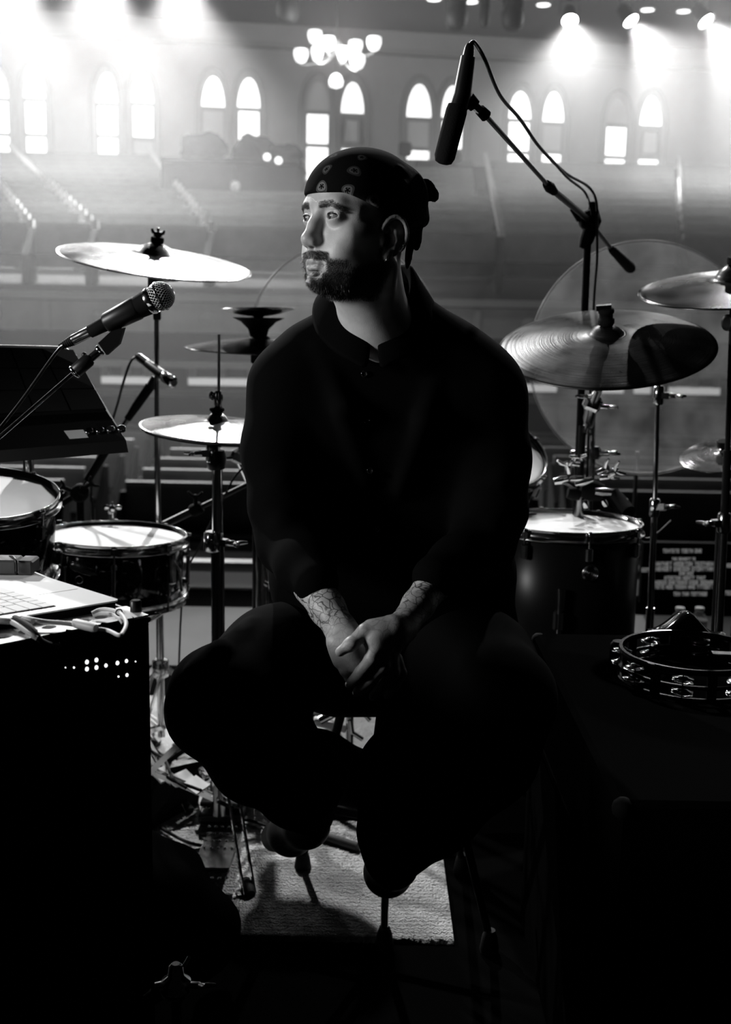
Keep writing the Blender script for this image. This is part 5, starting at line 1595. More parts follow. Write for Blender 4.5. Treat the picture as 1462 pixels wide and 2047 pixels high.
def axis_steps(segs):
    out = []
    for (a, b, h) in segs:
        n = max(1, int(round((b - a) / h)))
        out += list(np.linspace(a, b, n, endpoint=False))
    out.append(segs[-1][1])
    return np.array(out)
hz0, hz1 = HC[2] - .125, HC[2] + .155
# limb joints (world)
def A3(px, py, Y): return np.array(at(px, py, Y))
shR, shL = A3(590, 745, 1.93), A3(955, 755, 1.95)       # his right is on the picture's left
elR, elL = A3(580, 1085, 1.85), A3(966, 1088, 1.865)
cuR, cuL = A3(626, 1172, 1.70), A3(868, 1165, 1.72)
wrR, wrL = A3(684, 1262, 1.62), A3(803, 1256, 1.61)
neckB = A3(752, 668, 1.885)
hipR, hipL = A3(690, 1330, 2.12), A3(860, 1330, 2.12)
knR, knL = A3(440, 1392, 1.81), A3(995, 1400, 1.77)
anR, anL = A3(615, 1640, 1.98), A3(790, 1710, 1.865)

hxs = axis_steps([(-.40, -.175, .01), (-.175, .115, .0018), (.115, .42, .01)])
hys = axis_steps([(1.54, 1.97, .0019), (1.97, 2.26, .01)])
hzs = axis_steps([(.16, .63, .012), (.63, .905, .0020), (.905, hz0 - .06, .009), (hz0 - .06, hz1, .0018)])
B = Field(hxs, hys, hzs)
# ---- skull and face
def E(c, r, k=.01, mode='u', rot=None):
    Rm = HM if rot is None else HM @ rot
    B.ell(H(*c), r, k, mode, Rm)
def both(c, r, k=.01, mode='u', rot=None):
    for sg in (1, -1):
        rt = rot(sg) if rot else None
        E((c[0], sg * c[1], c[2]), r, k, mode, rt)
def K(a, b, ra, rb, k=.01, mode='u'): B.cone(H(*a), H(*b), ra, rb, k, mode)
def rotz(a): return np.array([[math.cos(a), -math.sin(a), 0], [math.sin(a), math.cos(a), 0], [0, 0, 1]])
def roty(a): return np.array([[math.cos(a), 0, math.sin(a)], [0, 1, 0], [-math.sin(a), 0, math.cos(a)]])
def rotx(a): return np.array([[1, 0, 0], [0, math.cos(a), -math.sin(a)], [0, math.sin(a), math.cos(a)]])
E((-.006, 0, .058), (.092, .075, .080), .01)
E((.030, 0, .062), (.064, .064, .058), .03)
E((.030, 0, -.012), (.060, .056, .070), .03)           # mid face
E((.052, 0, -.040), (.042, .040, .050), .02)           # muzzle base
for sg in (1, -1):
    K((.004, sg * .055, -.036), (.052, sg * .037, -.058), .017, .015, .022)
    K((.052, sg * .037, -.058), (.079, sg * .012, -.062), .015, .0125, .02)
    K((.062, sg * .050, .000), (.028, sg * .064, .002), .0135, .008, .018)      # cheekbone
    K((.087, sg * .010, .0465), (.079, sg * .040, .0480), .0105, .0085, .012)      # brow
    K((.079, sg * .040, .0480), (.056, sg * .056, .038), .0075, .007, .012)
E((.080, 0, -.0625), (.016, .019, .012), .016)                                  # chin
both((.100, .030, .024), (.016, .0165, .0125), .014, 's')                        # sockets
both((.0785, .033, .0295), (.0160, .0158, .0150), .006, 'u')                      # lids bulge
both((.0735, .034, -.028), (.014, .016, .020), .02, 'u')                         # cheek flesh
# nose
K((.089, 0, .040), (.0995, 0, .016), .0068, .0072, .010)
K((.0995, 0, .016), (.1085, 0, -.004), .0072, .0085, .008)
K((.086, 0, .034), (.098, 0, -.004), .0080, .0105, .010)
E((.1078, 0, -.0075), (.0108, .0110, .0090), .007)
both((.0985, .0108, -.0118), (.0122, .0062, .0072), .007)
K((.102, 0, -.014), (.100, 0, -.021), .0065, .004, .006)
both((.1005, .0066, -.0195), (.0062, .0034, .0050), .003, 's')
E((.088, 0, -.027), (.010, .022, .012), .012)
both((.036, .036, -.018), (.036, .027, .046), .03)                                  # upper lip mound
# lips
for sg in (1, -1):
    B.chain([H(.0990, 0, -.0410), H(.0985, sg * .006, -.0398), H(.0950, sg * .014, -.0418), H(.0870, sg * .0235, -.0450)], [.0040, .0044, .0036, .0018], .004)
    B.chain([H(.0965, 0, -.0510), H(.0945, sg * .010, -.0502), H(.0865, sg * .0225, -.0460)], [.0052, .0048, .0020], .005)
    B.chain([H(.1045, 0, -.0457), H(.1010, sg * .010, -.0454), H(.0905, sg * .0230, -.0459)], [.0010, .0010, .0008], .002, 's')
E((.0935, 0, -.0585), (.006, .018, .005), .008, 's')
# eye openings
for sg in (1, -1):
    E((.0930, sg * .0330, .0283), (.0160, .0152, .0042), .0012, 's', rotz(sg * R(18)) @ rotx(sg * R(4)))
    K((.0935, sg * .020, .0365), (.0885, sg * .046, .0355), .0016, .0012, .004, 's')   # lid crease
# ears
for sg in (1, -1):
    w_ = np.array([.40, sg * .88, .06]); w_ /= np.linalg.norm(w_)
    u_ = np.array([-.16, 0, 1.]); u_ -= w_ * (u_ @ w_); u_ /= np.linalg.norm(u_)
    v_ = np.cross(w_, u_) * (-sg)                      # points forward in ear plane
    if v_[0] < 0: v_ = -v_
    EM = HM @ np.stack([u_, v_, w_], 1)
    ec = H(.004, sg * .0790, .001)
    Ep = lambda u, v, w: ec + EM @ np.array([u, v, w])
    B.ell(Ep(.002, -.003, -.0035), (.031, .0200, .0050), .003, 'u', EM)
    B.ell(Ep(-.002, .006, -.010), (.022, .012, .009), .006, 'u', EM)
    # helix: from crus, up over the top, down the back
    n = 18
    th_ = np.linspace(R(-35), R(-35) + R(-255) * -1, n)
    hel = []
    for q in np.linspace(-.55, 3.9, n):               # q=0 front, pi/2 top, pi back
        hel.append(Ep(.0035 + .0295 * math.sin(q) * (1 if math.sin(q) > 0 else .95), -.003 + .0205 * math.cos(q), .0022 + .002 * math.sin(q)))
    B.chain(hel, [.0020] + [.0034] * 4 + [.0038] * 6 + [.0034] * 4 + [.0030] * 3, .0022)
    B.ell(Ep(-.0275, .002, .000), (.0095, .0075, .0038), .004, 'u', EM)     # lobe
    B.ell(Ep(-.004, .0045, .001), (.0125, .0088, .0075), .003, 's', EM)      # concha
    B.chain([Ep(.018, .004, .001), Ep(.010, -.004, .0022), Ep(-.003, -.0085, .0028), Ep(-.014, -.006, .0025), Ep(-.0185, .001, .0018)], [.0022, .0028, .0030, .0028, .0022], .003)
    B.chain([Ep(.018, -.004, .001), Ep(.010, -.006, .0018)], [.0018, .0024], .003)
    B.ell(Ep(-.006, .0135, .0015), (.0060, .0036, .0042), .003, 'u', EM)     # tragus
    if sg == 1: EARP = [np.array(Ep(-.0335, .004, .0045)), np.array(Ep(-.006, -.0195, .003))]; EARM = EM
# neck and throat
nb = neckB
nk0 = H(-.012, 0, -.030)
B.cone(nk0, nb + np.array([.002, .060, -.02]), .052, .056, .03)
B.cone(H(.005, 0, -.06), nb + np.array([.008, .05, .0]), .045, .050, .03)
B.cone(H(-.012, .060, -.045), nb + np.array([.004, .012, .002]), .012, .010, .014)     # neck tendon near side
B.cone(H(-.012, -.060, -.045), nb + np.array([-.012, .016, .002]), .012, .010, .014)
B.ell(nb + np.array([-.020, .012, .075]), (.013, .014, .016), .016)                     # larynx
# torso and limbs below the clothes
B.cone(nb + np.array([.01, .08, -.03]), nb + np.array([.02, .10, -.10]), .075, .12, .05)
ch_ = (shR + shL) / 2 + np.array([0, .06, -.10])
B.cone(ch_ + np.array([-.07, 0, 0]), ch_ + np.array([.07, 0, 0]), .115, .115, .05)
pel = (hipR + hipL) / 2 + np.array([0, .0, .05])
B.cone(ch_ + np.array([0, 0, -.05]), pel, .12, .12, .05)
for (sh, el, cu, wr) in ((shR, elR, cuR, wrR), (shL, elL, cuL, wrL)):
    B.cone(sh + (ch_ - sh) * .08, el, .040, .028, .03)
    B.cone(el, cu, .028, .0285, .02)
for (hp_, kn, an) in ((hipR, knR, anR), (hipL, knL, anL)):
    B.cone(hp_, kn, .060, .040, .03); B.cone(kn, an, .038, .026, .02)
# forearms
B.chain([cuR, cuR + (wrR - cuR) * .5, wrR], [.0295, .0265, .0225], .01)
B.chain([cuL, cuL + (wrL - cuL) * .5, wrL], [.0280, .0240, .0215], .01)
# ---- right hand (picture left, underneath): hangs down, fingers curled
def P2(px, py, Y): return A3(px, py, Y)
B.chain([wrR, P2(700, 1290, 1.605), P2(712, 1318, 1.60)], [.0225, .0260, .0235], .012)
B.chain([P2(672, 1285, 1.60), P2(682, 1320, 1.598)], [.013, .0125], .012)
for pts, r0 in (([(684, 1315, 1.596), (691, 1340, 1.592), (702, 1362, 1.60)], .0088),
                ([(698, 1322, 1.600), (704, 1350, 1.598), (716, 1372, 1.61)], .0088),
                ([(712, 1322, 1.606), (722, 1352, 1.606), (734, 1372, 1.62)], .0085),
                ([(724, 1318, 1.612), (738, 1345, 1.615), (746, 1362, 1.63)], .0078)):
    B.chain([P2(*p) for p in pts], [r0 * 1.08, r0, r0 * .85], .0035)
B.chain([P2(700, 1270, 1.612), P2(728, 1292, 1.612), P2(742, 1312, 1.622)], [.0125, .0105, .0085], .006)
# ---- left hand (picture right, on top): thumb over the wrist, fingers slanting down-left
B.chain([wrL, P2(786, 1264, 1.592), P2(766, 1276, 1.578)], [.0215, .0225, .0205], .012)
B.ell(P2(770, 1286, 1.583), (.026, .017, .024), .010)
B.chain([P2(758, 1262, 1.580), P2(748, 1276, 1.572), P2(752, 1292, 1.568)], [.0150, .0145, .0130], .010)
B.chain([P2(764, 1300, 1.574), P2(778, 1318, 1.580)], [.0150, .0130], .010)
B.chain([P2(776, 1258, 1.588), P2(742, 1256, 1.580)], [.0165, .0135], .010)
# thumb
B.chain([P2(752, 1258, 1.580), P2(730, 1262, 1.572), P2(704, 1286, 1.562), P2(680, 1303, 1.560)], [.0135, .0112, .0098, .0072], .0040)
B.chain([P2(704, 1286, 1.5615), P2(700, 1289, 1.561)], [.0106, .0104], .003)
# index, middle, ring, little
B.chain([P2(752, 1288, 1.568), P2(744, 1316, 1.560), P2(722, 1344, 1.566), P2(700, 1368, 1.578)], [.0126, .0106, .0094, .0074], .0035)
B.chain([P2(766, 1304, 1.572), P2(766, 1330, 1.566), P2(740, 1358, 1.572), P2(714, 1384, 1.586)], [.0122, .0104, .0092, .0072], .0035)
B.chain([P2(780, 1314, 1.580), P2(786, 1342, 1.576), P2(768, 1368, 1.582), P2(746, 1392, 1.595)], [.0116, .0100, .0088, .0068], .0035)
B.chain([P2(792, 1318, 1.590), P2(802, 1346, 1.588), P2(790, 1370, 1.594), P2(774, 1390, 1.604)], [.0104, .0088, .0078, .0060], .0035)
V, F_ = nets(B.S, hxs, hys, hzs)
V = relax(V, F_, 1, .45)
# attributes in head space
loc = (V - HC) @ HM
lx, ly, lz_ = loc[:, 0], loc[:, 1], loc[:, 2]
sm = lambda x, a, b: np.clip((x - a) / (b - a), 0, 1) ** 2 * (3 - 2 * np.clip((x - a) / (b - a), 0, 1))
ay = np.abs(ly)
inhead = (V[:, 2] > HC[2] - .13) & (lx > -.12)
# beard: along the jaw, moustache, chin; leaves the lips and small patches beside the soul patch bare
cheek_line = -.030 - .012 * sm(lx, .02, .07) + .012 * sm(lx, .075, .10) * 0
jawb = sm(-lz_, -(cheek_line - 0) + -.004, -(cheek_line) + .014) * sm(lx, -.010, .012) * (lz_ > -.115)
sideb = sm(lx, -.004, .006) * (1 - sm(lx, .014, .026)) * sm(ay, .045, .055) * (1 - sm(lz_, .02, .05)) * .75
must = (1 - sm(np.abs(lz_ + .0305 + .10 * np.maximum(ay - .016, 0) * 1.2), .0050, .0085)) * (1 - sm(ay, .030, .038)) * sm(lx, .072, .078)
bare = np.exp(-(((ay - .0145) / .0075) ** 2 + ((lz_ + .0605) / .0075) ** 2) * .9) * (lx > .07)
lipm = (1 - sm(np.sqrt((ay / .0245) ** 2 + ((lz_ + .0462) / .0092) ** 2), .88, 1.04)) * (lx > .078)
mus2 = sm(lx, .072, .078) * (1 - sm(ay, .024, .034)) * (1 - sm(lz_, -.030, -.025))
front = sm(lx, .062, .076)
jawb = jawb * (1 - front) + front * np.maximum(sm(-lz_, .050, .060), sm(ay, .024, .032) * sm(-lz_, .030, .042))
beard = np.clip(np.maximum(np.maximum(jawb, must), sideb) * (1 - lipm) * (1 - .9 * bare), 0, 1)
beard = beard * inhead * (V[:, 2] > HC[2] - .118)
under = sm(-lz_, .088, .100)          # under the jaw it fades out
beard *= 1 - under * sm(.075 - lx, 0, .03)
brow = (1 - sm(np.abs(lz_ - (.0455 + .10 * np.clip(ay - .015, 0, .03) - 2.2 * np.clip(ay - .034, 0, 1) ** 1.3)), .0032, .0062)) * sm(ay, .010, .014) * (1 - sm(ay, .048, .057)) * (lx > .05) * inhead
hair = sm(lz_ - .10 * (lx + .02), .016, .03) * (1 - sm(lx, .022, .040)) * (1 - sm(lx, .0, .05) * 0) * inhead * sm(ay, .05, .06)
hair = np.maximum(hair, (lx < -.03) * sm(lz_, -.04, -.02) * inhead * .8)
onear = (ay > .0740) & (lx > -.05) & (lx < .024) & (lz_ < .045) & (lz_ > -.045)
hair[onear] = 0; beard[onear] = 0
# tattoo region weight: both forearms and the backs of the hands
tt = ((V[:, 2] < .92) & (V[:, 2] > .60) & (V[:, 1] < 1.80)).astype(float)
skin = bpy.data.materials.new('skin'); skin.use_nodes = True
nt = skin.node_tree; b_ = nt.nodes['Principled BSDF']
b_.inputs['Roughness'].default_value = .46; b_.inputs['Specular IOR Level'].default_value = .45
b_.inputs['Subsurface Weight'].default_value = .0
def attrn(nm):
    a = nt.nodes.new('ShaderNodeAttribute'); a.attribute_name = nm; return a
def mth(op, a, b, c=None):
    n = nt.nodes.new('ShaderNodeMath'); n.operation = op
    for i, q in enumerate((a, b, c)):
        if q is None: continue
        if isinstance(q, (int, float)): n.inputs[i].default_value = q
        else: nt.links.new(q, n.inputs[i])
    return n.outputs[0]
def ramp(x, a, b, lo, hi):
    n = nt.nodes.new('ShaderNodeMapRange'); nt.links.new(x, n.inputs[0])
    for i, q in enumerate((a, b, lo, hi)): n.inputs[i + 1].default_value = q
    return n.outputs[0]
tc = nt.nodes.new('ShaderNodeTexCoord')
nz = nt.nodes.new('ShaderNodeTexNoise'); nz.inputs['Scale'].default_value = 60; nz.inputs['Detail'].default_value = 4; nt.links.new(tc.outputs['Object'], nz.inputs['Vector'])
base = ramp(nz.outputs['Fac'], .3, .7, .36, .44)
bd_ = attrn('beard').outputs['Fac']; hr_ = attrn('hair').outputs['Fac']; lp_ = attrn('lip').outputs['Fac']; br_ = attrn('brow').outputs['Fac']
fine = nt.nodes.new('ShaderNodeTexNoise'); fine.inputs['Scale'].default_value = 900; fine.inputs['Detail'].default_value = 2; nt.links.new(tc.outputs['Object'], fine.inputs['Vector'])
dens = mth('MULTIPLY', bd_, ramp(fine.outputs['Fac'], .35, .65, .72, 1.0))
c1_ = mth('MULTIPLY', base, mth('SUBTRACT', 1, mth('MULTIPLY', dens, .93)))
c2_ = mth('MULTIPLY', c1_, mth('SUBTRACT', 1, mth('MULTIPLY', hr_, .80)))
c3_ = mth('MULTIPLY', c2_, mth('SUBTRACT', 1, mth('MULTIPLY', lp_, .35)))
c4_ = mth('MULTIPLY', c3_, mth('SUBTRACT', 1, mth('MULTIPLY', br_, .82)))
# tattoos: contour rings, outlines and small figures on the forearms
t1 = nt.nodes.new('ShaderNodeTexVoronoi'); t1.feature = 'DISTANCE_TO_EDGE'; t1.inputs['Scale'].default_value = 62
dn_ = nt.nodes.new('ShaderNodeTexNoise'); dn_.inputs['Scale'].default_value = 26; nt.links.new(tc.outputs['Object'], dn_.inputs['Vector'])
va_ = nt.nodes.new('ShaderNodeVectorMath'); va_.operation = 'MULTIPLY_ADD'; nt.links.new(dn_.outputs['Color'], va_.inputs[0]); va_.inputs[1].default_value = (.05, .05, .05); nt.links.new(tc.outputs['Object'], va_.inputs[2])
nt.links.new(va_.outputs[0], t1.inputs['Vector'])
edge = ramp(t1.outputs['Distance'], .03, .09, 1, 0)
w1 = nt.nodes.new('ShaderNodeTexVoronoi'); w1.inputs['Scale'].default_value = 34; nt.links.new(va_.outputs[0], w1.inputs['Vector'])
rings = mth('ABSOLUTE', mth('SINE', mth('MULTIPLY', w1.outputs['Distance'], 20), 0), 0)
ringl = ramp(rings, .0, .45, .85, 0)
nmask = nt.nodes.new('ShaderNodeTexNoise'); nmask.inputs['Scale'].default_value = 17; nt.links.new(tc.outputs['Object'], nmask.inputs['Vector'])
sel = ramp(nmask.outputs['Fac'], .38, .46, 0, 1)
pat = mth('MAXIMUM', edge, mth('MULTIPLY', ringl, sel))
shade_ = mth('MULTIPLY', ramp(nmask.outputs['Fac'], .5, .62, 0, .45), 1)
pat = mth('MAXIMUM', pat, shade_)
pat = mth('MULTIPLY', pat, attrn('tattoo').outputs['Fac'])
c5_ = mth('MULTIPLY', c4_, mth('SUBTRACT', 1, mth('MULTIPLY', pat, .85)))
nt.links.new(c5_, b_.inputs['Base Color'])
rg_ = mth('ADD', .44, mth('MULTIPLY', mth('MAXIMUM', bd_, hr_), .4))
nt.links.new(rg_, b_.inputs['Roughness'])
bp = nt.nodes.new('ShaderNodeBump'); bp.inputs['Strength'].default_value = .25; bp.inputs['Distance'].default_value = .0012
nt.links.new(fine.outputs['Fac'], bp.inputs['Height']); nt.links.new(bp.outputs[0], b_.inputs['Normal'])
# forearm weight: strong above the wrist, sparse on the hands
def along(c, w, p):
    d = w - c; return ((p - c) @ d) / (d @ d)
tR = along(cuR, wrR, V); tL = along(cuL, wrL, V)
arm_w = np.where(V[:, 0] < (wrR[0] + wrL[0]) / 2 + .0, 1 - sm(tR, .85, 1.15) * .8, 1 - sm(tL, .6, 1.3) * .7)
body = np_mesh('person', V, F_, skin, attr={'beard': beard, 'hair': hair, 'lip': lipm * inhead, 'brow': brow, 'tattoo': tt * arm_w}, org=(HC[0], 2.1, 0))
body.location = (HC[0], 2.1, 0)
PO = Vector((HC[0], 2.1, 0)); PARENT_ORG[body.name] = PO
tag(body, 'seated man in black with a patterned headscarf, beard and tattooed forearms, hands clasped', 'person')

# eyes
eyem = mat('eye_white', .21, .3, spec=.3); irism = mat('iris', .03, .3, spec=.3); pupm = mat('pupil', .004, .3, spec=.3)
gaze = Vector(Fv * 1.0 + Lv * .10 + Uv * .0).normalized()      # looks a little back towards his left? keeps to the front
gaze = Vector(Fv - Lv * .22).normalized()
for sg in (1, -1):
    c = Vector(H(.0790, sg * .033, .0295))
    ey = MB().ball(c, .01275, 28).build('eye', eyem, body)
    MB().lathe([(.0060, .01128), (.0056, .01165), (.0028, .01280)], c, gaze, 24).build('iris', irism, ey)
    MB().lathe([(.0029, .01275), (.0015, .0130), (0, .0131)], c, gaze, 16).build('pupil', pupm, ey)
    la = []
    for t in np.linspace(-.95, .95, 13):
        e = .30 * math.cos(t * 1.25) ; r_ = .0139
        dd = np.array([math.cos(e) * math.cos(t), math.cos(e) * math.sin(t), math.sin(e)])
        la.append(Vector(H(.0790, sg * .033, .0292) + HM @ (dd * r_)))
    MB().tube(la, [.0004] + [.0010] * 11 + [.0004], 6).build('eyelashes', pupm, body)
# ear rings
for k, p in enumerate(EARP):
    MB().torus(p, Vector(EARM[:, 1]) + Vector((0, 0, .2)), .0052 if k == 0 else .0030, .0009, 18, 6).build('earring', M['chrome'], body)

# hair strands: beard and brows, real short hairs
def strands(name, weight, count, length, width, dirf, m, thr=.3):
    tri = np.concatenate([F_[:, [0, 1, 2]], F_[:, [0, 2, 3]]])
    wv = weight[tri].mean(1)
    ok = wv > thr; tri = tri[ok]; wv = wv[ok]
    a, b, c = V[tri[:, 0]], V[tri[:, 1]], V[tri[:, 2]]
    nn = np.cross(b - a, c - a); ar = np.linalg.norm(nn, axis=1) + 1e-12
    pr_ = ar * wv; pr_ /= pr_.sum()
    pick = rng.choice(len(tri), count, p=pr_)
    u = rng.random(count); v = rng.random(count); fl = u + v > 1; u[fl] = 1 - u[fl]; v[fl] = 1 - v[fl]
    P = a[pick] + (b - a)[pick] * u[:, None] + (c - a)[pick] * v[:, None]
    N = (nn / ar[:, None])[pick]
    if (N @ np.ones(3)).size and ((P - HC) * N).sum(1).mean() < 0: N = -N
    D = dirf(P, N); D += rng.normal(0, .22, D.shape); D /= np.linalg.norm(D, axis=1)[:, None]
    Lg = length * (.55 + .6 * rng.random(count))[:, None]
    side = np.cross(D, N); side /= np.linalg.norm(side, axis=1)[:, None] + 1e-9
    mid = P + D * Lg * .55 + N * Lg * .10
    tip_ = P + D * Lg
    P0 = P - N * .0006
    VV = np.stack([P0 - side * width, P0 + side * width, mid + side * width * .8, mid - side * width * .8, tip_, tip_], 1).reshape(-1, 3)
    base_ = np.arange(count)[:, None] * 6
    FF = np.concatenate([base_ + np.array([[0, 1, 2, 3]]), base_ + np.array([[3, 2, 4, 5]])])
    o = np_mesh(name, VV, FF, m, body, org=PO)
    o['kind'] = 'stuff'
    return o
hairm = mat('dark_hair', .012, .42, spec=.5)
hairm.use_backface_culling = False
def bdir(P, N):
    l = (P - HC) @ HM
    d = np.stack([.35 * np.ones(len(P)), np.zeros(len(P)), -np.ones(len(P))], 1)
    mu = (l[:, 2] > -.042) & (np.abs(l[:, 1]) < .035) & (l[:, 0] > .08)
    d[mu] = np.stack([np.zeros(mu.sum()), np.sign(l[mu, 1]) * .8, -.75 * np.ones(mu.sum())], 1)
    W = d @ HM.T
    return W + N * .55
strands('beard', beard, 15000, .0060, .00018, bdir, hairm, .25)
chinw = beard * (lz_ < -.055) * (lx > .045)
strands('beard_tips', chinw, 4500, .0085, .00016, bdir, hairm, .4)
strands('eyebrows', brow, 1500, .0062, .00016, lambda P, N: (np.stack([-.5 * np.ones(len(P)), np.sign(((P - HC) @ HM)[:, 1]) * 1.0, .25 * np.ones(len(P))], 1)) @ HM.T + N * .2, hairm, .3)

# ---------------------------------------------------------- headscarf
hx2 = axis_steps([(HC[0] - .14, HC[0] + .19, .0026)]); hy2 = axis_steps([(HC[1] - .14, HC[1] + .22, .0026)]); hz2 = axis_steps([(HC[2] - .07, HC[2] + .17, .0026)])
D_ = Field(hx2, hy2, hz2)
_B = B; B = D_
E((-.006, 0, .060), (.0970, .0800, .0850), .01)
E((.030, 0, .062), (.0695, .0690, .0640), .03)
E((-.078, 0, .075), (.034, .045, .045), .03)
# soft folds running to the knot
for (y0_, z0_, r_) in ((.055, .075, .004), (.060, .050, .004), (.045, .100, .004), (.066, .030, .0035)):
    K((-.02, y0_ + .018, z0_ + .01), (-.105, y0_ * .35, .045 + (z0_ - .05) * .3), .0010, r_ + .005, .012)
X, Y, Z = D_.grid((slice(None),) * 3)
l0 = (X - HC[0]) * HM[0, 0] + (Y - HC[1]) * HM[1, 0] + (Z - HC[2]) * HM[2, 0]
l1 = (X - HC[0]) * HM[0, 1] + (Y - HC[1]) * HM[1, 1] + (Z - HC[2]) * HM[2, 1]
l2 = (X - HC[0]) * HM[0, 2] + (Y - HC[1]) * HM[1, 2] + (Z - HC[2]) * HM[2, 2]
# lower hem: high on the brow, dropping behind the ear
hem = .0640 - .046 * np.clip((.078 - l0) / .11, 0, 1) ** 1.0 - .035 * np.clip((-.035 - l0) / .07, 0, 1)
D_.comb((slice(None),) * 3, (hem - l2) * .9, .003, 'i')
# hollow: keep it a cloth shell about 3 mm thick
k0 = np.sqrt(((l0 + .006) / .0925) ** 2 + (l1 / .0755) ** 2 + ((l2 - .058) / .0805) ** 2); 
inner = (k0 - 1) * .078
k3 = np.sqrt(((l0 - .030) / .0645) ** 2 + (l1 / .064) ** 2 + ((l2 - .062) / .0585) ** 2); inner2 = (k3 - 1) * .06
D_.comb((slice(None),) * 3, np.minimum(inner, inner2), .002, 's')
# knot and tails at the back
K((-.098, .004, .078), (-.112, .008, .082), .016, .012, .012)
K((-.100, .010, .066), (-.108, .004, .056), .014, .009, .01)
for (p0, p1, p2, w0) in [((-.100, .005, .068), (-.120, .014, .094), (-.130, .020, .084), .010)]:
    B.ell(H(*p1), (.020, .004, .016), .008, 'u', HM @ roty(R(-30)))
    B.ell(H(*p2), (.012, .003, .012), .006, 'u', HM @ roty(R(20)))
B.ell(H(-.080, .036, .022), (.014, .006, .034), .010, 'u', HM @ roty(R(8)))
B.ell(H(-.066, .040, -.012), (.0085, .0035, .032), .006, 'u', HM @ roty(R(-6)))
B = _B
V2, F2 = nets(D_.S, hx2, hy2, hz2)
V2 = relax(V2, F2, 2, .5)
scarf = bpy.data.materials.new('printed_cotton'); scarf.use_nodes = True
nt = scarf.node_tree; b_ = nt.nodes['Principled BSDF']
b_.inputs['Roughness'].default_value = .9; b_.inputs['Specular IOR Level'].default_value = .02
tc = nt.nodes.new('ShaderNodeTexCoord')
def motif(p, r_, rot, sc):
    """outlined paisley drop centred on a surface point: ring + dot + scalloped middle"""
    mp = nt.nodes.new('ShaderNodeMapping'); mp.vector_type = 'TEXTURE'
    mp.inputs['Location'].default_value = tuple(Vector(p) - PO)
    nrm_ = Vector((p[0] - HC[0], p[1] - HC[1], (p[2] - HC[2] - .05))).normalized()
    q = nrm_.to_track_quat('Z', 'Y').to_matrix() @ Matrix.Rotation(rot, 3, 'Z')
    mp.inputs['Rotation'].default_value = q.to_euler()
    mp.inputs['Scale'].default_value = (r_ * sc, r_, r_ * 2)
    nt.links.new(tc.outputs['Object'], mp.inputs['Vector'])
    sp = nt.nodes.new('ShaderNodeSeparateXYZ'); nt.links.new(mp.outputs[0], sp.inputs[0])
    # bend the oval into a comma
    yb = mth('ADD', sp.outputs[1], mth('MULTIPLY', mth('MULTIPLY', sp.outputs[0], sp.outputs[0]), .35))
    r2 = mth('SQRT', mth('ADD', mth('POWER', sp.outputs[0], 2), mth('ADD', mth('POWER', yb, 2), mth('POWER', sp.outputs[2], 4))), 0)
    ring1 = ramp(mth('ABSOLUTE', mth('SUBTRACT', r2, 1.0), 0), .05, .16, .45, 0)
    ring2 = ramp(mth('ABSOLUTE', mth('SUBTRACT', r2, .68), 0), .10, .2, 1, 0)
    an = mth('ARCTAN2', yb, sp.outputs[0])
    scal = mth('MULTIPLY', ramp(mth('SINE', mth('MULTIPLY', an, 5), 0), 0, .3, 0, .8), ramp(r2, .5, .56, 1, 0))
    scal = mth('MULTIPLY', scal, ramp(r2, .2, .3, 0, 1))
    return mth('MAXIMUM', mth('MAXIMUM', ring1, ring2), scal)
def onscarf(px, py):
    o_ = np.array(CAM); d = np.array(ray(px, py)); d = d / np.linalg.norm(d)
    rel = V2 - o_; t = rel @ d; dist = np.linalg.norm(rel - t[:, None] * d, axis=1)
    near = dist < .004
    if not near.any(): near = dist < dist.min() + .002
    cand = np.where(near)[0]; i = cand[np.argmin(t[cand])]
    return V2[i]
tot = None
for (px, py, r_, ro, sc) in [(638, 371, .0085, 0, 1.15), (691, 381, .0085, 1.2, 1.1), (753, 399, .0085, -.5, 1.25), (650, 334, .0070, 1.3, 1.2), (707, 337, .0075, -.3, 1.35), (723, 309, .0065, .6, 1.1), (762, 367, .0075, 1.0, 1.1), (799, 424, .0065, .9, 1.1), (775, 330, .0070, .3, 1.2), (812, 362, .0070, 1.4, 1.4), (665, 306, .0060, .4, 1.1), (795, 395, .0060, .2, 1.2)]:
    mo = motif(onscarf(px, py), r_, ro, sc)
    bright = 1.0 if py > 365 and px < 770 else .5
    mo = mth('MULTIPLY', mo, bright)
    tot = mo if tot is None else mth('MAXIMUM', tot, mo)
vr = nt.nodes.new('ShaderNodeTexVoronoi'); vr.inputs['Scale'].default_value = 75; nt.links.new(tc.outputs['Object'], vr.inputs['Vector'])
small = ramp(mth('ABSOLUTE', mth('SUBTRACT', vr.outputs['Distance'], .35), 0), .03, .08, .16, 0)
spx = nt.nodes.new('ShaderNodeSeparateXYZ'); nt.links.new(tc.outputs['Object'], spx.inputs[0])
backw = ramp(spx.outputs[0], .02, .09, 0, 1)
tot = mth('MAXIMUM', tot, mth('MULTIPLY', small, backw))
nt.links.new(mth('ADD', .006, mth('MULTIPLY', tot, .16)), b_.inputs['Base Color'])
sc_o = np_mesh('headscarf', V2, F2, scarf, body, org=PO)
tag(sc_o, 'black headscarf printed with small pale paisley drops, knotted at the back')
# ---------------------------------------------------------- shirt
shirtm = mat('black_shirt', .0022, .9, spec=.02)
pass
sx = axis_steps([(-.42, .46, .0065)]); sy_ = axis_steps([(1.55, 2.36, .0065)]); sz = axis_steps([(.48, 1.36, .0065)])
T = Field(sx, sy_, sz)
def Sx(px, py, Y): return A3(px, py, Y)
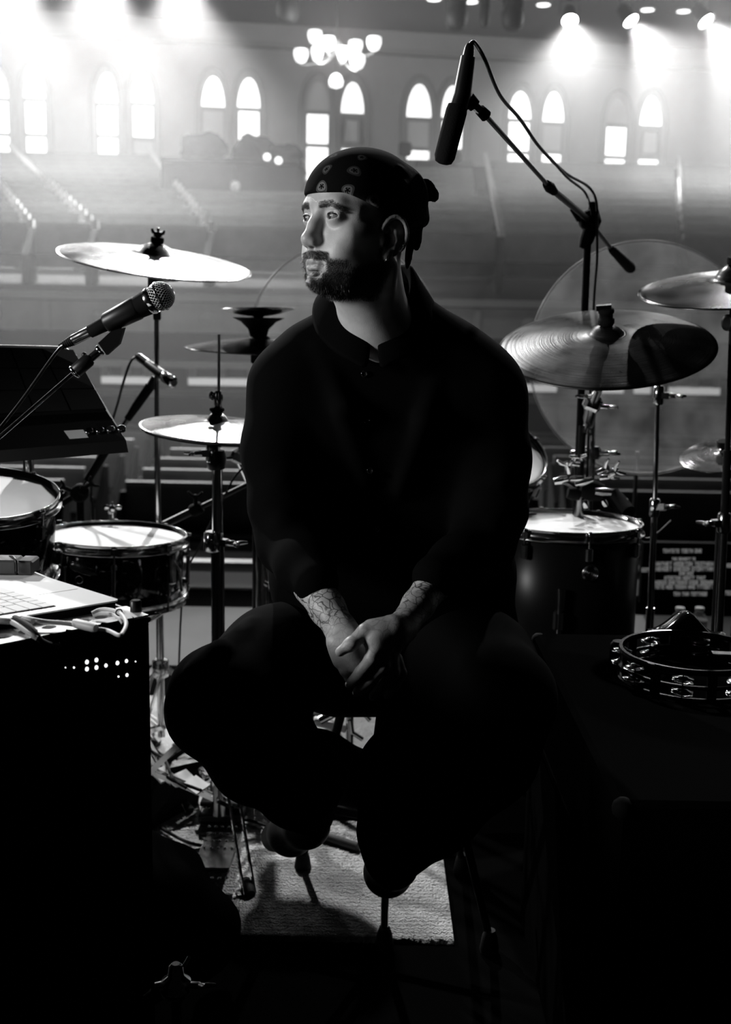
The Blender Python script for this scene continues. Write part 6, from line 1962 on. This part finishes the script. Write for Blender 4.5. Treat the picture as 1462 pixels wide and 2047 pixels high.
# shoulders, chest, waist (outline measured in the photograph)
T.cone(Sx(640, 715, 1.97), Sx(885, 712, 1.99), .070, .073, .04)
T.cone(Sx(598, 764, 1.95), Sx(955, 770, 1.97), .070, .074, .05)
T.cone(Sx(660, 850, 1.99), Sx(890, 850, 2.0), .135, .14, .05)
T.cone(Sx(680, 1000, 2.03), Sx(880, 1000, 2.03), .14, .14, .05)
T.cone(Sx(690, 1150, 2.08), Sx(880, 1150, 2.08), .145, .145, .05)
T.cone(Sx(690, 1270, 2.12), Sx(890, 1270, 2.12), .145, .145, .04)
T.cone(Sx(700, 668, 1.97), Sx(815, 655, 1.98), .055, .062, .04)      # trapezius
# sleeves: his right (picture left)
T.chain([Sx(573, 775, 1.93), Sx(560, 900, 1.90), Sx(566, 1010, 1.87)], [.066, .061, .056], .03)
T.chain([Sx(566, 1010, 1.87), Sx(578, 1085, 1.84), Sx(610, 1130, 1.75), Sx(632, 1164, 1.69)], [.056, .052, .046, .036], .02)
T.chain([Sx(972, 800, 1.95), Sx(986, 920, 1.92), Sx(985, 1020, 1.89)], [.064, .060, .057], .03)
T.chain([Sx(985, 1020, 1.89), Sx(962, 1090, 1.85), Sx(915, 1130, 1.77), Sx(868, 1154, 1.71)], [.057, .054, .046, .035], .02)
# sleeve folds
for pts in ([(520, 900, 1.88), (560, 960, 1.845), (600, 980, 1.85)], [(525, 1020, 1.85), (565, 1050, 1.80), (610, 1060, 1.80)], [(1040, 900, 1.90), (1000, 960, 1.86), (955, 985, 1.87)], [(1030, 1030, 1.88), (985, 1060, 1.82), (930, 1065, 1.82)],
            [(640, 700, 1.90), (690, 820, 1.85), (730, 960, 1.88)], [(880, 720, 1.91), (850, 840, 1.85), (800, 980, 1.88)]):
    T.chain([Sx(*p) for p in pts], [.010, .014, .010], .02)
# open the cuffs, neck
T.cone(Sx(925, 880, 1.97), Sx(925, 1060, 1.99), .055, .055, .03)
T.cone(Sx(640, 880, 1.96), Sx(640, 1060, 1.98), .05, .05, .03)
nbv = neckB
T.cone(Sx(705, 712, 1.93), Sx(810, 708, 1.94), .044, .050, .03)
T.cone(nbv + np.array([-.004, .055, .02]), nbv + np.array([-.008, .035, .16]), .056, .075, .006, 's')
V3, F3 = nets(T.S, sx, sy_, sz)
V3 = relax(V3, F3, 1, .5)
shirt = np_mesh('shirt', V3, F3, shirtm, body, org=PO)
tag(shirt, 'loose black button shirt with sleeves pushed up')
PARENT_ORG[shirt.name] = PO
# collar: an open band with two points, thick cloth
def ribbon(rows, thick, name, m, parent):
    """rows: list of polylines (lists of Vector), lofted, given thickness"""
    mb = MB(); nr, nc = len(rows), len(rows[0])
    vs = [Vector(p) for r_ in rows for p in r_]
    fs = [(i * nc + j, i * nc + j + 1, (i + 1) * nc + j + 1, (i + 1) * nc + j) for i in range(nr - 1) for j in range(nc - 1)]
    mb.add(vs, fs, True)
    o = mb.build(name, m, parent)
    md = o.modifiers.new('thickness', 'SOLIDIFY'); md.thickness = thick; md.offset = 0
    md2 = o.modifiers.new('round', 'SUBSURF'); md2.levels = 1; md2.render_levels = 1
    return o
cc3 = Vector(nbv) + Vector((-.003, .064, .0))
def ringpt(q, r_, z, fx=1.0):
    return Vector((cc3.x + r_ * fx * math.sin(q), cc3.y - r_ * math.cos(q), z))
rows_ = [[], [], [], [], []]
for i in range(37):
    q = R(4 + 352 * i / 36)            # 0 faces the camera, runs round by his left to his right
    zt = min(.088 * (1 - math.cos(q)), .112) + .002 + .018 * math.exp(-(min(q, 2 * PI - q) / 1.2) ** 2) - .014 * math.exp(-(min(q, 2 * PI - q) / .22) ** 2)
    z0_ = nbv[2]
    for r_, (rad, zz) in zip(rows_, [(.059, zt - .030), (.060, zt), (.065, zt + .003), (.078, zt - .020), (.108, zt - .058)]):
        k_ = .96 if math.cos(q) > .6 else 1.0
        r_.append(ringpt(q, rad * k_, z0_ + zz - (.0 if rad < .08 else .012 * max(0, math.cos(q)))))
col_ = ribbon(rows_, .004, 'collar', shirtm, shirt)
def onmesh(Vm, px, py):
    o_ = np.array(CAM); d = np.array(ray(px, py)); d = d / np.linalg.norm(d)
    rel = Vm - o_; t = rel @ d; dist = np.linalg.norm(rel - t[:, None] * d, axis=1)
    cand = np.where(dist < .009)[0]
    if len(cand) == 0: cand = np.array([np.argmin(dist)])
    return Vector(Vm[cand[np.argmin(t[cand])]])
for (px, py) in [(731, 740), (741, 845), (744, 950), (758, 1066)]:
    p = onmesh(V3, px, py)
    MB().lathe([(.0055, -.001), (.006, .0005), (.0055, .002), (.004, .0022), (.0035, .0012), (0, .0012)], p + Vector((0, -.001, 0)), (0, -1, .05), 16).build('button', M['gloss'], shirt)
# ---------------------------------------------------------- trousers
tx = axis_steps([(-.46, .42, .0075)]); ty = axis_steps([(1.52, 2.40, .0075)]); tz = axis_steps([(.12, .98, .0075)])
W = Field(tx, ty, tz)
W.cone(Sx(690, 1290, 2.14), Sx(880, 1290, 2.14), .140, .140, .04)
W.chain([Sx(660, 1290, 2.10), Sx(552, 1322, 1.95), Sx(437, 1388, 1.80)], [.115, .094, .076], .04)
W.chain([Sx(434, 1388, 1.80), Sx(422, 1425, 1.78)], [.076, .070], .03)
W.chain([Sx(424, 1425, 1.79), Sx(508, 1518, 1.86), Sx(590, 1588, 1.95), Sx(624, 1628, 1.98)], [.070, .072, .058, .042], .03)
W.chain([Sx(560, 1500, 1.92), Sx(635, 1560, 1.97)], [.080, .056], .03)
W.chain([Sx(520, 1495, 1.95), Sx(640, 1532, 2.04), Sx(745, 1566, 2.10)], [.070, .062, .056], .03)
W.cone(Sx(810, 1400, 1.98), Sx(800, 1520, 1.98), .050, .055, .03)
W.chain([Sx(880, 1300, 2.10), Sx(950, 1340, 1.93), Sx(1000, 1392, 1.76)], [.115, .105, .088], .04)
W.chain([Sx(1000, 1400, 1.76), Sx(960, 1500, 1.76), Sx(860, 1610, 1.80), Sx(785, 1715, 1.86)], [.086, .092, .082, .050], .03)
W.chain([Sx(800, 1545, 1.88), Sx(768, 1660, 1.87)], [.078, .050], .03)
W.chain([Sx(830, 1480, 1.90), Sx(800, 1560, 1.86)], [.060, .062], .03)
for pts in ([(500, 1250, 1.90), (440, 1300, 1.79), (380, 1340, 1.75)], [(560, 1340, 1.84), (480, 1400, 1.74), (420, 1440, 1.72)], [(470, 1480, 1.79), (540, 1540, 1.85), (600, 1560, 1.90)]):
    W.chain([Sx(*p) for p in pts], [.010, .013, .008], .02)
V4, F4 = nets(W.S, tx, ty, tz)
V4 = relax(V4, F4, 1, .5)
trm = mat('black_trousers', .0030, .95, spec=.03)
tro = np_mesh('trousers', V4, F4, trm, body, org=PO); PARENT_ORG[tro.name] = PO
tag(tro, 'wide black trousers, light grazing one knee')
# shoes on the stool rung
def shoe(px, py, Y, dirv, label):
    h = Field(axis_steps([(-.35, .30, .005)]), axis_steps([(1.55, 2.20, .005)]), axis_steps([(.04, .45, .005)]))
    a = Sx(px, py, Y); d = np.array(dirv); d = d / np.linalg.norm(d)
    h.chain([a, a + d * .09 + np.array([0, 0, -.018]), a + d * .185 + np.array([0, 0, -.030])], [.040, .042, .030], .02)
    h.cone(a + np.array([0, 0, .05]), a, .038, .040, .02)
    v, f = nets(h.S, h.xs, h.ys, h.zs); v = relax(v, f, 1)
    o = np_mesh('shoe', v, f, mat('shoe_leather', .006, .5, spec=.2), body, org=PO)
    PARENT_ORG[o.name] = PO
    return o
shoe(614, 1650, 1.99, (-.35, .75, -.35), 'r')
shoe(788, 1728, 1.87, (-.08, .8, -.40), 'l')

# stool
stl = thing('stool', (.05, 2.16, 0), 'black stool under the seated man, one chrome-tipped leg showing by his foot', 'stool')
MB().lathe([(.165, .0), (.18, .012), (.18, .035), (.165, .05), (0, .055)], (.05, 2.16, .575), (0, 0, 1), 36).build('seat', M['matte'], stl)
fp = onz(768, 1888, 0)
for k, (x, y) in enumerate([(fp.x, fp.y - .02), (.27, 2.10), (.24, 2.42), (-.13, 2.42)]):
    top_ = Vector((.05 + (x - .05) * .35, 2.16 + (y - 2.16) * .35, .58)); ft = Vector((x, y, .03))
    MB().tube([top_, ft.lerp(top_, .02)], [.011, .008], 12).build('leg', M['chrome'] if k == 0 else M['matte'], stl)
    MB().lathe([(.018, -.03), (.02, -.02), (.016, .006), (.011, .02)], ft, (0, 0, 1), 14).build('rubber_foot', M['rubber'], stl)
MB().cyl((-.12, 2.30, .22), (.22, 2.18, .22), .009, 10).build('foot_rung', M['matte'], stl)
